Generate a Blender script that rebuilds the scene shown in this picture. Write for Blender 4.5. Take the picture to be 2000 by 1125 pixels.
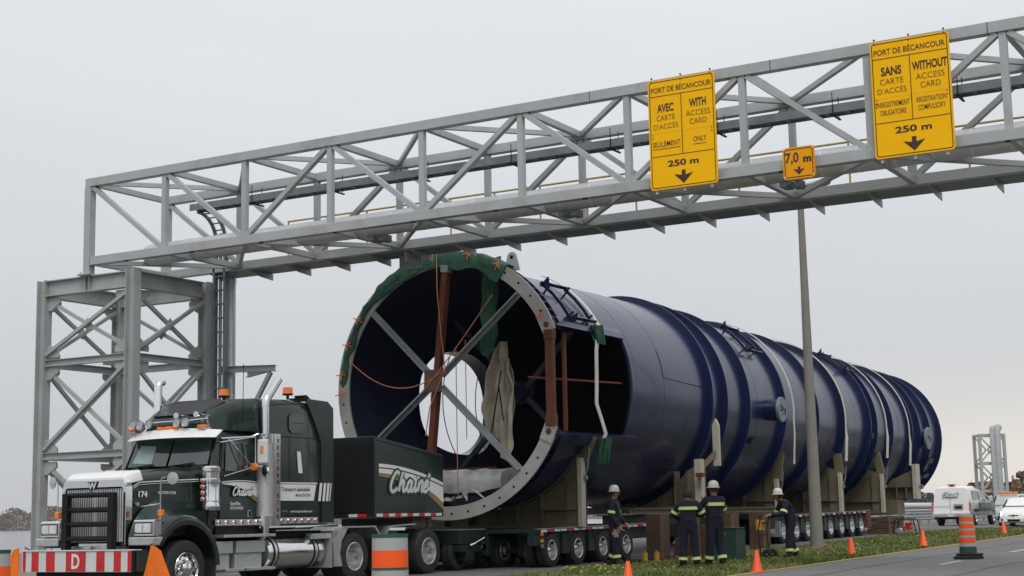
import bpy, bmesh, math, random
from mathutils import Vector, Matrix
R = math.radians
C = bpy.context.scene
for o in list(bpy.data.objects): bpy.data.objects.remove(o)
# ---------------- camera, world, sun, exposure ----------------
cd = bpy.data.cameras.new('camera'); cam = bpy.data.objects.new('camera', cd); C.collection.objects.link(cam); C.camera = cam
cd.sensor_width = 36.0; cd.lens = 36.0*3011.43/2000.0; cd.clip_start = .3; cd.clip_end = 20000
yaw, pit, rol = R(30.0863), R(8.5067), R(-1.1531)
fw = Vector((-math.sin(yaw)*math.cos(pit), math.cos(yaw)*math.cos(pit), math.sin(pit)))
rt = Vector((math.cos(yaw), math.sin(yaw), 0)); up = rt.cross(fw)
rt2 = rt*math.cos(rol)+up*math.sin(rol); up2 = -rt*math.sin(rol)+up*math.cos(rol)
M = Matrix((rt2, up2, -fw)).transposed().to_4x4(); M.translation = (0, 0, 1.35); cam.matrix_world = M
SEL, SAZ = R(52), R(146)     # soft sun behind the camera
W = bpy.data.worlds.new('World'); C.world = W; W.use_nodes = True
nt = W.node_tree; nt.nodes.clear(); N = nt.nodes.new; L = nt.links.new
tc = N('ShaderNodeTexCoord'); sx = N('ShaderNodeSeparateXYZ'); L(tc.outputs['Generated'], sx.inputs[0])
rp = N('ShaderNodeValToRGB'); L(sx.outputs['Z'], rp.inputs[0])
cr = rp.color_ramp; cr.elements[0].position = 0; cr.elements[0].color = (.56, .57, .595, 1)
cr.elements[1].position = 1; cr.elements[1].color = (.86, .88, .92, 1)
for p_, c_ in ((.06, (.565, .58, .615, 1)), (.14, (.625, .645, .67, 1)), (.24, (.72, .745, .765, 1)), (.34, (.80, .825, .845, 1))):
    e = cr.elements.new(p_); e.color = c_
dt = N('ShaderNodeVectorMath'); dt.operation = 'DOT_PRODUCT'; L(tc.outputs['Generated'], dt.inputs[0]); dt.inputs[1].default_value = (-.08, .995, -.02)
mr = N('ShaderNodeMapRange'); mr.interpolation_type = 'SMOOTHSTEP'; L(dt.outputs['Value'], mr.inputs[0]); mr.inputs[1].default_value = .88; mr.inputs[2].default_value = 1.0
mz = N('ShaderNodeMapRange'); mz.interpolation_type = 'SMOOTHSTEP'; L(sx.outputs['Z'], mz.inputs[0]); mz.inputs[1].default_value = .125; mz.inputs[2].default_value = .0; mz.inputs[3].default_value = 0; mz.inputs[4].default_value = 1
mm = N('ShaderNodeMath'); mm.operation = 'MULTIPLY'; L(mr.outputs[0], mm.inputs[0]); L(mz.outputs[0], mm.inputs[1])
mx = N('ShaderNodeMix'); mx.data_type = 'RGBA'; L(mm.outputs[0], mx.inputs[0]); L(rp.outputs[0], mx.inputs[6]); mx.inputs[7].default_value = (.88, .82, .74, 1)
nz = N('ShaderNodeTexNoise'); nz.inputs['Scale'].default_value = 1.7; nz.inputs['Detail'].default_value = 5; mp = N('ShaderNodeMapping'); mp.inputs['Scale'].default_value = (1, 1, 4.5); L(tc.outputs['Generated'], mp.inputs[0]); L(mp.outputs[0], nz.inputs['Vector'])
nr = N('ShaderNodeMapRange'); L(nz.outputs[0], nr.inputs[0]); nr.inputs[1].default_value = .3; nr.inputs[2].default_value = .7; nr.inputs[3].default_value = .945; nr.inputs[4].default_value = 1.045
vm = N('ShaderNodeVectorMath'); vm.operation = 'SCALE'; L(mx.outputs[2], vm.inputs[0]); L(nr.outputs[0], vm.inputs['Scale'])
sk = N('ShaderNodeTexSky'); sk.sky_type = 'NISHITA'; sk.sun_disc = False; sk.sun_elevation = SEL; sk.sun_rotation = SAZ
b1 = N('ShaderNodeBackground'); L(vm.outputs[0], b1.inputs[0]); b1.inputs[1].default_value = 1.035
b2 = N('ShaderNodeBackground'); L(sk.outputs[0], b2.inputs[0]); b2.inputs[1].default_value = .1
ms = N('ShaderNodeMixShader'); ms.inputs[0].default_value = .04; L(b1.outputs[0], ms.inputs[1]); L(b2.outputs[0], ms.inputs[2])
wo = N('ShaderNodeOutputWorld'); L(ms.outputs[0], wo.inputs[0])
sl = bpy.data.lights.new('sun', 'SUN'); sl.energy = 1.45; sl.angle = R(28); sl.color = (1, .97, .93)
so = bpy.data.objects.new('sun', sl); C.collection.objects.link(so)
sd = Vector((math.sin(SAZ)*math.cos(SEL), math.cos(SAZ)*math.cos(SEL), math.sin(SEL)))
so.rotation_euler = sd.to_track_quat('Z', 'Y').to_euler()
C.view_settings.view_transform = 'Standard'; C.view_settings.look = 'None'; C.view_settings.exposure = 0; C.view_settings.gamma = 1
C.cycles.max_bounces = 6; C.cycles.diffuse_bounces = 3; C.cycles.glossy_bounces = 3; C.cycles.transmission_bounces = 4

# ---------------- helpers ----------------
rnd = random.Random(7)
def gz(x, y):
    z = min(max(.0115*(y-17), 0), .52)
    if y > 62 and x > -18.5: z -= .12*min(1, (y-62)/12)*min(1, (x+18.5)/1.5)
    return z
def mat(name, col, rough=.5, metal=0, var=.12, scale=3, bump=0, bscale=30, coat=0, dirt=None, dscale=1.2, damt=.5, spec=.5, emit=0, wave=None):
    m = bpy.data.materials.new(name); m.use_nodes = True; t = m.node_tree; n = t.nodes; l = t.links.new
    b = n['Principled BSDF']; b.inputs['Roughness'].default_value = rough; b.inputs['Metallic'].default_value = metal
    b.inputs['Specular IOR Level'].default_value = spec
    if coat: b.inputs['Coat Weight'].default_value = coat; b.inputs['Coat Roughness'].default_value = .06
    c = n.new('ShaderNodeTexCoord'); z = n.new('ShaderNodeTexNoise'); z.inputs['Scale'].default_value = scale; z.inputs['Detail'].default_value = 6
    l(c.outputs['Object'], z.inputs['Vector'])
    mx = n.new('ShaderNodeMix'); mx.data_type = 'RGBA'; r = n.new('ShaderNodeMapRange'); l(z.outputs[0], r.inputs[0]); r.inputs[1].default_value = .3; r.inputs[2].default_value = .7
    l(r.outputs[0], mx.inputs[0]); mx.inputs[6].default_value = tuple(v*(1-var) for v in col)+(1,); mx.inputs[7].default_value = tuple(min(1, v*(1+var)) for v in col)+(1,)
    out = mx.outputs[2]
    if dirt:
        z2 = n.new('ShaderNodeTexNoise'); z2.inputs['Scale'].default_value = dscale; z2.inputs['Detail'].default_value = 8; z2.inputs['Roughness'].default_value = .65; l(c.outputs['Object'], z2.inputs['Vector'])
        r2 = n.new('ShaderNodeMapRange'); l(z2.outputs[0], r2.inputs[0]); r2.inputs[1].default_value = .52; r2.inputs[2].default_value = .72; r2.inputs[3].default_value = 0; r2.inputs[4].default_value = damt
        m2 = n.new('ShaderNodeMix'); m2.data_type = 'RGBA'; l(r2.outputs[0], m2.inputs[0]); l(out, m2.inputs[6]); m2.inputs[7].default_value = tuple(dirt)+(1,); out = m2.outputs[2]
    l(out, b.inputs['Base Color'])
    rr = n.new('ShaderNodeMapRange'); l(z.outputs[0], rr.inputs[0]); rr.inputs[3].default_value = max(0, rough*.8); rr.inputs[4].default_value = min(1, rough*1.25); l(rr.outputs[0], b.inputs['Roughness'])
    if bump:
        bz = n.new('ShaderNodeTexNoise'); bz.inputs['Scale'].default_value = bscale; bz.inputs['Detail'].default_value = 3; l(c.outputs['Object'], bz.inputs['Vector'])
        bp = n.new('ShaderNodeBump'); bp.inputs['Strength'].default_value = bump; bp.inputs['Distance'].default_value = .02; l(bz.outputs[0], bp.inputs['Height']); l(bp.outputs[0], b.inputs['Normal'])
    if emit: b.inputs['Emission Color'].default_value = tuple(col)+(1,); b.inputs['Emission Strength'].default_value = emit
    return m
m_steel = mat('painted_steel', (.39, .41, .42), .42, 0, .07, 1.2, dirt=(.265, .245, .215), dscale=1.7, damt=.5, bump=.06, bscale=25)
m_steel2 = mat('tower_steel', (.37, .39, .39), .5, 0, .08, 1.0, dirt=(.24, .225, .19), dscale=1.3, damt=.55, bump=.06, bscale=25)
m_galv = mat('galvanised', (.19, .225, .24), .5, .3, .12, 6)
m_clad = mat('pipe_cladding', (.62, .63, .64), .38, .55, .06, 4)
m_seam = mat('seam_band', (.8, .8, .8), .3, .6, .05)
m_yrail = mat('yellow_rail', (.50, .36, .13), .55, 0, .1)
m_brace = mat('brace_dark', (.055, .062, .075), .6)
m_dark = mat('black_fitting', (.010, .010, .011), .55, 0, .2, spec=.22)
m_blk = mat('black_rubber', (.016, .016, .017), .75, 0, .3, 8, bump=.3, bscale=40, dirt=(.06, .055, .05), dscale=3, damt=.5)
m_blue = mat('navy_paint', (.0062, .0130, .058), .25, 0, .14, .5, coat=.14, bump=.06, bscale=.9, spec=.5, dirt=(.014, .020, .06), dscale=.35, damt=.35)
m_inner = mat('tube_inside', (.018, .022, .052), .7, 0, .25, 1.5, dirt=(.03, .02, .02), dscale=.6, damt=.5, spec=.25)
m_flange = mat('primed_flange', (.40, .40, .385), .5, 0, .08, 2, dirt=(.22, .15, .09), dscale=1.1, damt=.45)
m_rust = mat('rust_red', (.13, .034, .018), .7, 0, .3, 3, bump=.1, dirt=(.09, .03, .02), dscale=2.5)
m_cover = mat('cover_blue_grey', (.15, .18, .22), .4, 0, .12, 3)
m_hub = mat('hub_brown', (.12, .07, .055), .7, 0, .25, 4)
m_arm = mat('arm_grey', (.24, .26, .27), .5, 0, .1, 2)
m_rope = mat('orange_rope', (.55, .20, .10), .7)
m_ora = mat('orange_tape', (.85, .20, .05), .6)
m_green = mat('green_tarp', (.018, .085, .052), .6, 0, .3, 2.5, bump=.6, bscale=5, dirt=(.04, .14, .09), dscale=2, damt=.5)
m_cloth = mat('dirty_cloth', (.50, .45, .36), .85, 0, .2, 2.5, bump=.9, bscale=7, dirt=(.20, .12, .07), dscale=1.3, damt=.7)
m_strap = mat('white_strap', (.60, .57, .50), .8, 0, .1, 4, dirt=(.33, .25, .15), dscale=1.1, damt=.6)
m_plast = mat('white_plastic', (.42, .43, .42), .3, 0, .25, 3, bump=.8, bscale=6, coat=.3)
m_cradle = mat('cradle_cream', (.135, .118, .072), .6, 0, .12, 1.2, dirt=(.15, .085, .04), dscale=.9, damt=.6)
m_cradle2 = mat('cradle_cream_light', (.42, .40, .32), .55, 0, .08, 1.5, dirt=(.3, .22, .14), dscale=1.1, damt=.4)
m_trail = mat('trailer_green', (.006, .020, .017), .5, 0, .25, 3, dirt=(.05, .045, .04), dscale=2, damt=.5)
m_wood = mat('timber', (.075, .043, .026), .85, 0, .3, 2.2, bump=.5, bscale=14, dirt=(.05, .03, .02), dscale=2)
m_woodl = mat('timber_light', (.15, .085, .045), .85, 0, .3, 3, bump=.5, bscale=14)
m_gpaint = mat('truck_green', (.0025, .016, .011), .22, 0, .2, 1.5, coat=.3, dirt=(.022, .024, .020), dscale=1.4, damt=.4)
m_gside = mat('truck_green_side', (.013, .024, .024), .25, 0, .15, 1.5, coat=.3, dirt=(.035, .038, .034), dscale=1.4, damt=.4)
m_white = mat('white_paint', (.76, .76, .75), .3, 0, .04, 2, coat=.4)
m_whitet = mat('white_lettering', (.72, .72, .70), .5, 0, .03)
m_blackt = mat('black_lettering', (.02, .018, .015), .5, 0, .05)
m_chrome = mat('chrome', (.72, .73, .74), .09, 1, .04, 5)
m_alu = mat('aluminium', (.58, .59, .60), .33, .85, .1, 6, bump=.1, bscale=60)
m_tread = mat('tread_plate', (.50, .52, .52), .38, .7, .2, 40, bump=.8, bscale=70)
m_glass = mat('dark_glass', (.028, .044, .042), .06, 0, .1, spec=.8, coat=.5)
m_smoke = mat('smoke_panel', (.016, .017, .018), .38, 0, .1, spec=.3)
m_red = mat('red_reflector', (.55, .012, .018), .35, 0, .1, 4, coat=.3)
m_retro = mat('white_reflector', (.62, .64, .63), .4, 0, .06, 4)
m_amber = mat('amber_lens', (.85, .20, .02), .25, 0, .15, 8, coat=.4)
m_redl = mat('red_lens', (.65, .05, .03), .25, 0, .15, 8, coat=.4)
m_lamp = mat('clear_lens', (.75, .76, .74), .12, .4, .15, 15)
m_lit = mat('lit_headlight', (1, .93, .8), .3, 0, .02, emit=3)
m_tan = mat('tan_stripe', (.30, .19, .07), .4, 0, .05)
m_sign = mat('yellow_sign', (1.0, .52, .003), .5, 0, .03, 1.5, dirt=(.86, .43, .008), dscale=1.1, damt=.4, spec=.12)
m_sign2 = mat('amber_sign', (.86, .35, .006), .5, 0, .05, 2, spec=.15)
m_signb = mat('sign_brown', (.045, .02, .012), .5)
m_signbk = mat('sign_back', (.36, .37, .375), .5, .3, .08, 3)
m_cone = mat('cone_orange', (.95, .10, .02), .45, 0, .06, 4, dirt=(.5, .12, .06), dscale=5, damt=.3)
m_drum = mat('drum_orange', (1.0, .11, .008), .45, 0, .04, 3)
m_drumw = mat('drum_silver', (.40, .41, .40), .5, 0, .12, 4, dirt=(.22, .21, .2), dscale=4, damt=.5)
m_drumg = mat('drum_green', (.012, .075, .055), .6, 0, .15, 4)
m_flag = mat('flag_orange', (.85, .17, .008), .6, 0, .12, 4, bump=.3, bscale=8)
m_navy = mat('navy_coverall', (.006, .008, .020), .9, 0, .25, 12, bump=.5, bscale=20)
m_refl = mat('lime_band', (.62, .75, .28), .5, 0, .05)
m_reflw = mat('silver_band', (.62, .64, .58), .5, 0, .05)
m_skin = mat('skin', (.30, .14, .09), .55, 0, .1, 10)
m_hair = mat('hair_dark', (.02, .013, .01), .8, 0, .2, 30)
m_hat = mat('hard_hat', (.62, .60, .56), .3, 0, .1, 20, coat=.4, dirt=(.4, .2, .15), dscale=12, damt=.6)
m_glove = mat('work_glove', (.30, .24, .17), .9, 0, .2, 20)
m_boot = mat('work_boot', (.012, .010, .009), .6)
m_pole = mat('pole_concrete', (.215, .205, .18), .8, 0, .08, 3, dirt=(.15, .145, .13), dscale=1.4, damt=.5, bump=.2)
m_ygear = mat('yellow_jack', (.55, .30, .02), .5, 0, .15, 6, dirt=(.1, .06, .03), dscale=5, damt=.6)
m_gbox = mat('green_box', (.010, .052, .034), .5, 0, .2, 2, dirt=(.03, .08, .05), dscale=2.4, damt=.6)
m_conc = mat('concrete', (.34, .33, .31), .85, 0, .12, 3, bump=.3)
m_guard = mat('guardrail_zinc', (.46, .47, .48), .42, .5, .1, 2)
m_carw = mat('car_white', (.80, .79, .77), .25, 0, .02, 2, coat=.6)
m_vgreen = mat('pickup_green', (.03, .06, .05), .25, 0, .15, 2, coat=.6)
m_vsil = mat('pickup_silver', (.42, .46, .44), .25, .3, .08, 2, coat=.6)

OFF = {}
def tag(o, label=None, cat=None, group=None, kind=None):
    for k, v in (('label', label), ('category', cat), ('group', group), ('kind', kind)):
        if v: o[k] = v
    return o
def thing(name, label, cat, loc=(0, 0, 0), rz=0, group=None, local=False):
    o = bpy.data.objects.new(name, None); C.collection.objects.link(o); o.location = loc; o.rotation_euler = (0, 0, rz); o.empty_display_size = .2
    OFF[o.name] = Vector((0, 0, 0)) if local else Vector(loc)
    return tag(o, label, cat, group)
class B:
    def __init__(s): s.v = []; s.f = []; s.m = []; s.g = []
    def add(s, vs, fs, mi=0):
        s.g.append((len(s.v), len(s.f))); k = len(s.v); s.v += [Vector(v) for v in vs]; s.f += [tuple(i+k for i in f) for f in fs]; s.m += [mi]*len(fs); return s
    def box(s, x0, x1, y0, y1, z0, z1, mi=0):
        return s.add([(x, y, z) for z in (z0, z1) for y in (y0, y1) for x in (x0, x1)], [(0, 2, 3, 1), (4, 5, 7, 6), (0, 1, 5, 4), (2, 6, 7, 3), (0, 4, 6, 2), (1, 3, 7, 5)], mi)
    def obox(s, c, sz, rot=None, mi=0):
        c = Vector(c); r = rot or Matrix.Identity(3)
        vs = [c+r@Vector((x*sz[0]/2, y*sz[1]/2, z*sz[2]/2)) for z in (-1, 1) for y in (-1, 1) for x in (-1, 1)]
        return s.add(vs, [(0, 2, 3, 1), (4, 5, 7, 6), (0, 1, 5, 4), (2, 6, 7, 3), (0, 4, 6, 2), (1, 3, 7, 5)], mi)
    def frame(s, p, q, u):
        p, q = Vector(p), Vector(q); d = (q-p).normalized(); u = Vector(u); w = d.cross(u)
        if w.length < 1e-4: w = d.cross(Vector((0, 1, .01)))
        w.normalize(); return p, q, d, w, w.cross(d)
    def bar(s, p, q, w, h, u=(0, 0, 1), mi=0):
        p, q, d, sx_, uz = s.frame(p, q, u)
        return s.add([e+sx_*a*w/2+uz*b*h/2 for e in (p, q) for b in (-1, 1) for a in (-1, 1)], [(0, 2, 3, 1), (4, 5, 7, 6), (0, 1, 5, 4), (2, 6, 7, 3), (0, 4, 6, 2), (1, 3, 7, 5)], mi)
    def ibeam(s, p, q, w, h, t=.02, u=(0, 0, 1), mi=0):
        p, q, d, sx_, uz = s.frame(p, q, u)
        for k in (-1, 1): s.bar(p+uz*k*(h/2-t/2), q+uz*k*(h/2-t/2), w, t, u, mi)
        return s.bar(p, q, t, h-2*t-.002, u, mi)
    def cyl(s, p, q, r0, r1=None, n=16, caps=True, mi=0):
        r1 = r0 if r1 is None else r1
        p, q, d, a, b = s.frame(p, q, (0, 0, 1) if abs((Vector(q)-Vector(p)).normalized().z) < .95 else (1, 0, 0))
        vs = [e+(a*math.cos(2*math.pi*i/n)+b*math.sin(2*math.pi*i/n))*r for e, r in ((p, r0), (q, r1)) for i in range(n)]
        fs = [(i, (i+1) % n, n+(i+1) % n, n+i) for i in range(n)]
        if caps: fs += [tuple(range(n-1, -1, -1)), tuple(range(n, 2*n))]
        return s.add(vs, fs, mi)
    def lathe(s, prof, c, ax=(0, 0, 1), n=24, mi=0, a0=0, a1=2*math.pi):
        c = Vector(c); ax = Vector(ax).normalized(); u = Vector((0, 0, 1)) if abs(ax.z) < .9 else Vector((1, 0, 0)); a = ax.cross(u).normalized(); b = ax.cross(a)
        full = abs(a1-a0-2*math.pi) < 1e-6; nn = n if full else n+1
        vs = []
        for i in range(nn):
            t = a0+(a1-a0)*i/n; d = a*math.cos(t)+b*math.sin(t)
            vs += [c+d*r+ax*h for r, h in prof]
        k = len(prof); fs = []
        for i in range(n):
            j = (i+1) % nn
            for q in range(k-1): fs.append((i*k+q, i*k+q+1, j*k+q+1, j*k+q))
        return s.add(vs, fs, mi)
    def path(s, pts, r, n=6, mi=0, flat=None, caps=True):
        pts = [Vector(p) for p in pts]; m = len(pts); vs = []
        pa = None
        for i, p in enumerate(pts):
            d = (pts[min(i+1, m-1)]-pts[max(i-1, 0)]).normalized()
            if pa is None:
                u = Vector((0, 0, 1)) if abs(d.z) < .9 else Vector((1, 0, 0)); pa = d.cross(u).normalized()
            pa = (pa-d*pa.dot(d)).normalized(); pb = d.cross(pa)
            rr = r[i] if isinstance(r, (list, tuple)) else r
            vs += [p+(pa*math.cos(2*math.pi*k/n)+pb*math.sin(2*math.pi*k/n))*rr for k in range(n)]
        if flat:
            c, nrm, f = flat; c = Vector(c); nrm = Vector(nrm); vs = [v-nrm*((v-c).dot(nrm))*(1-f) for v in vs]
        fs = [(i*n+k, i*n+(k+1) % n, (i+1)*n+(k+1) % n, (i+1)*n+k) for i in range(m-1) for k in range(n)]
        if caps: fs += [tuple(range(n-1, -1, -1)), tuple(range((m-1)*n, m*n))]
        return s.add(vs, fs, mi)
    def ribbon(s, pts, nrms, w, t, sides, mi=0):
        # strap: width along 'sides', thickness along nrms
        vs = []
        W_ = w if isinstance(w, list) else [w]*len(pts)
        for p, n_, sd_, w in zip(pts, nrms, sides, W_):
            p, n_, sd_ = Vector(p), Vector(n_), Vector(sd_); vs += [p-sd_*w/2, p+sd_*w/2, p+sd_*w/2+n_*t, p-sd_*w/2+n_*t]
        m = len(pts); fs = [(i*4+k, i*4+(k+1) % 4, i*4+4+(k+1) % 4, i*4+4+k) for i in range(m-1) for k in range(4)]
        return s.add(vs, fs+[(0, 1, 2, 3), (4*m-1, 4*m-2, 4*m-3, 4*m-4)], mi)
    def prism(s, poly, fn, t0, t1, mi=0):
        n = len(poly); vs = [fn(a, b, t0) for a, b in poly]+[fn(a, b, t1) for a, b in poly]
        return s.add(vs, [tuple(range(n)), tuple(range(2*n-1, n-1, -1))]+[(i, n+i, n+(i+1) % n, (i+1) % n) for i in range(n)], mi)
    def loft(s, secs, caps=True, closed=True, mi=0):
        n = len(secs[0]); vs = [p for q in secs for p in q]; k = n if closed else n-1
        fs = [(i*n+j, i*n+(j+1) % n, (i+1)*n+(j+1) % n, (i+1)*n+j) for i in range(len(secs)-1) for j in range(k)]
        if caps: fs += [tuple(range(n-1, -1, -1)), tuple(range((len(secs)-1)*n, len(secs)*n))]
        return s.add(vs, fs, mi)
    def split(s, name, m, parent, bevel=0):
        # every add() call becomes a part of its own
        for (v0, f0), (v1, f1) in zip(s.g, s.g[1:]+[(len(s.v), len(s.f))]):
            q = B(); q.v = s.v[v0:v1]; q.f = [tuple(i-v0 for i in f) for f in s.f[f0:f1]]; q.m = s.m[f0:f1]; q.build(name, m, parent, smooth=len(q.v) > 30, bevel=bevel)
    def build(s, name, mats, parent=None, smooth=True, bevel=0, ang=35, sharp=True):
        me = bpy.data.meshes.new(name)
        if parent is None:
            xs = [v.x for v in s.v]; ys = [v.y for v in s.v]; off = Vector(((min(xs)+max(xs))/2, (min(ys)+max(ys))/2, min(v.z for v in s.v)))
        else: off = OFF[parent.name]
        me.from_pydata([v-off for v in s.v], [], s.f)
        mats = mats if isinstance(mats, (list, tuple)) else [mats]
        for m in mats: me.materials.append(m)
        me.polygons.foreach_set('material_index', s.m)
        bm = bmesh.new(); bm.from_mesh(me); bmesh.ops.recalc_face_normals(bm, faces=bm.faces); bm.to_mesh(me); bm.free()
        o = bpy.data.objects.new(name, me); C.collection.objects.link(o)
        if parent is None: o.location = off; OFF[o.name] = off
        else: o.parent = parent; OFF[o.name] = off
        if smooth:
            me.shade_smooth()
            if sharp: me.set_sharp_from_angle(angle=R(ang))
        if bevel:
            b = o.modifiers.new('bevel', 'BEVEL'); b.width = bevel; b.segments = 2; b.limit_method = 'ANGLE'; b.angle_limit = R(40)
        return o
def bx(name, m, parent, x0, x1, y0, y1, z0, z1, bevel=0): return B().box(x0, x1, y0, y1, z0, z1).build(name, m, parent, smooth=False, bevel=bevel)
def rsec(y, xc, wb, wt, z0, z1, rb=.05, rt_=.1, n=4, y2=None):
    # closed rounded trapezoid in the XZ plane at station y (y2: top shifted)
    pts = []
    for (cx_, cz, r, a0) in ((wt-rt_, z1-rt_, rt_, 0), (-(wt-rt_), z1-rt_, rt_, 90), (-(wb-rb), z0+rb, rb, 180), (wb-rb, z0+rb, rb, 270)):
        for k in range(n+1):
            a = R(a0+90*k/n); z = cz+r*math.sin(a); f = (z-z0)/(z1-z0)
            pts.append(Vector((xc+cx_+r*math.cos(a), y+((y2-y)*f if y2 is not None else 0), z)))
    return pts
def txt(s, m, parent, c, xd, yd, h=None, w=None, name='lettering', bold=0, shear=0, lift=.004, align='CENTER'):
    cu = bpy.data.curves.new('t', 'FONT'); cu.body = s; cu.align_x = 'LEFT'; cu.offset = bold; cu.shear = shear; cu.resolution_u = 3
    ob = bpy.data.objects.new('t', cu); C.collection.objects.link(ob); bpy.context.view_layer.update()
    me = bpy.data.meshes.new_from_object(ob.evaluated_get(bpy.context.evaluated_depsgraph_get())); bpy.data.objects.remove(ob)
    vs = [v.co.copy() for v in me.vertices]; x0 = min(v.x for v in vs); x1 = max(v.x for v in vs); y0 = min(v.y for v in vs); y1 = max(v.y for v in vs)
    sy = h/(y1-y0) if h else None; sx_ = w/(x1-x0) if w else sy; sy = sy or sx_
    c, xd, yd = Vector(c), Vector(xd).normalized(), Vector(yd).normalized(); n_ = xd.cross(yd); ax = {'CENTER': (x0+x1)/2, 'LEFT': x0}[align]
    off = OFF[parent.name]
    for v in me.vertices: v.co = c+xd*(v.co.x-ax)*sx_+yd*(v.co.y-(y0+y1)/2)*sy+n_*lift-off
    me.name = name; me.materials.clear(); me.materials.append(m)
    o = bpy.data.objects.new(name, me); C.collection.objects.link(o); o.parent = parent; OFF[o.name] = off; return o
def copy_tree(o, parent=None):
    c = o.copy(); C.collection.objects.link(c); OFF[c.name] = OFF.get(o.name, Vector())
    if parent: c.parent = parent
    for ch in [x for x in o.children]: copy_tree(ch, c)
    return c
def joined(objs_b): pass
LOGO = [[(1.15, 1.32), (.95, 1.5), (.62, 1.38), (.33, .95), (.2, .45), (.35, .1), (.7, .04), (1.08, .3)],
 [(1.3, .04), (1.45, .8), (1.6, 1.5), (1.45, .55), (1.72, .85), (1.92, .75), (1.85, .3), (2.0, .05), (2.3, .28)],
 [(2.95, .72), (2.7, .86), (2.45, .6), (2.4, .25), (2.6, .04), (2.85, .25), (3.0, .82), (2.93, .22), (3.1, .05), (3.35, .3)],
 [(3.5, .82), (3.42, .25), (3.56, .05), (3.8, .3)], [(3.58, 1.14), (3.6, 1.17)],
 [(3.98, .82), (3.88, .04), (3.98, .5), (4.25, .86), (4.45, .72), (4.38, .22), (4.52, .05), (4.72, .3)],
 [(4.78, .42), (5.12, .5), (5.18, .78), (4.98, .87), (4.74, .55), (4.76, .16), (5.02, .03), (5.4, .32)], [(5.1, 1.12), (5.38, 1.4)]]
def logo(parent, c, xd, yd, w, m_in, m_out, r=.135, ro=.30, lift=.006):
    # hand-drawn brush script word, centre c, total width w
    c, xd, yd = Vector(c), Vector(xd).normalized(), Vector(yd).normalized(); n_ = xd.cross(yd); k = w/5.5
    for nm, m, rad, lf in (('lettering_outline', m_out, ro, lift), ('lettering', m_in, r, lift+.008)):
        if m is None: continue
        b = B()
        for st in LOGO:
            pts = []
            P = [st[0]]+st+[st[-1]]
            for i in range(1, len(P)-2):       # catmull-rom
                for q in range(5):
                    t = q/5; p0, p1, p2, p3 = P[i-1], P[i], P[i+1], P[i+2]
                    pts.append(tuple(.5*((2*p1[j])+(-p0[j]+p2[j])*t+(2*p0[j]-5*p1[j]+4*p2[j]-p3[j])*t*t+(-p0[j]+3*p1[j]-3*p2[j]+p3[j])*t**3) for j in (0, 1)))
            pts.append(st[-1])
            pp = [c+xd*((x+.22*y-2.85)*k)+yd*((y-.72)*k)+n_*lf for x, y in pts]
            b.path(pp, rad*k, 8, flat=(c+n_*lf, n_, .02/k*.1 if k > .05 else .1))
        b.build(nm, m, parent)
# ---------------- ground, roads, water ----------------
def sheet(name, xs, ys, zf, m):
    nx, ny = len(xs), len(ys)
    vs = [(x, y, zf(x, y)) for y in ys for x in xs]
    fs = [(j*nx+i, j*nx+i+1, (j+1)*nx+i+1, (j+1)*nx+i) for j in range(ny-1) for i in range(nx-1)]
    me = bpy.data.meshes.new(name); me.from_pydata(vs, [], fs); me.materials.append(m); me.shade_smooth()
    o = bpy.data.objects.new(name, me); C.collection.objects.link(o); return tag(o, kind='structure')
def steps(a, b, d):
    n = max(1, int(round((b-a)/d))); return [a+(b-a)*i/n for i in range(n+1)]
m_ground = mat('verge_earth', (.085, .082, .038), .95, 0, .35, .7, bump=.5, bscale=6, dirt=(.13, .115, .06), dscale=.35, damt=.8)
m_gravel = mat('shore_gravel', (.16, .14, .115), .95, 0, .25, 1.2, bump=.6, bscale=9, dirt=(.10, .10, .05), dscale=.3, damt=.7)
def asphalt(name, base):
    m = mat(name, base, .85, 0, .2, .22, bump=.35, bscale=60, dirt=tuple(v*1.35 for v in base), dscale=.5, damt=.5)
    return m
m_road = asphalt('asphalt_near', (.15, .148, .148)); m_road2 = asphalt('asphalt_far', (.13, .125, .12))
m_yline = mat('yellow_line', (.50, .33, .07), .8, 0, .2, 6, dirt=(.2, .17, .12), dscale=5, damt=.7)
m_wline = mat('white_line', (.55, .55, .54), .8, 0, .15, 6, dirt=(.25, .25, .24), dscale=5, damt=.6)
def g0(x, y):
    z = gz(x, y)-.004
    if x < -48: z -= (min(-48-x, 12))**1.3*.10
    if y < 17: z -= 0
    return z
sheet('ground', [-75, -66, -60, -56, -53, -50, -48, -40, -32, -27, -25, -22, -18.5, -17, -15, -12, -8, -4, 0, 20, 80, 300, 1200, 5000], [-3000, -400, -60, 0]+steps(10, 90, 4)+[110, 140, 200, 400, 900, 2500, 6000], g0, m_gravel)
YS = [-300, -60, 0]+steps(8, 90, 3)+[120, 200, 500, 1500]
sheet('grass_verge', [-16.5, -16.2, -15, -14, -13, -12.05, -11.9], YS, lambda x, y: gz(x, y)+(.03 if -16.1 < x < -12.5 else .002), m_ground)
sheet('road', [-11.9, -9, -6, -3, -1], YS, lambda x, y: gz(x, y), m_road)
sheet('grass_bank', [-1, 1, 5, 15, 40], YS, lambda x, y: gz(x, y), m_ground)
sheet('road', [-26.0, -24, -22, -20, -18.5, -17.5, -16.5], YS, lambda x, y: gz(x, y), m_road2)
sheet('road_marking', [-11.98, -11.83], YS, lambda x, y: gz(x, y)+.008, m_yline)
for k in range(-3, 14):
    y0 = 28.2-1.2+k*6.6
    sheet('road_marking', [-9.06, -8.94], steps(y0, y0+1.8, .9), lambda x, y: gz(x, y)+.006, m_wline)
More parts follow.
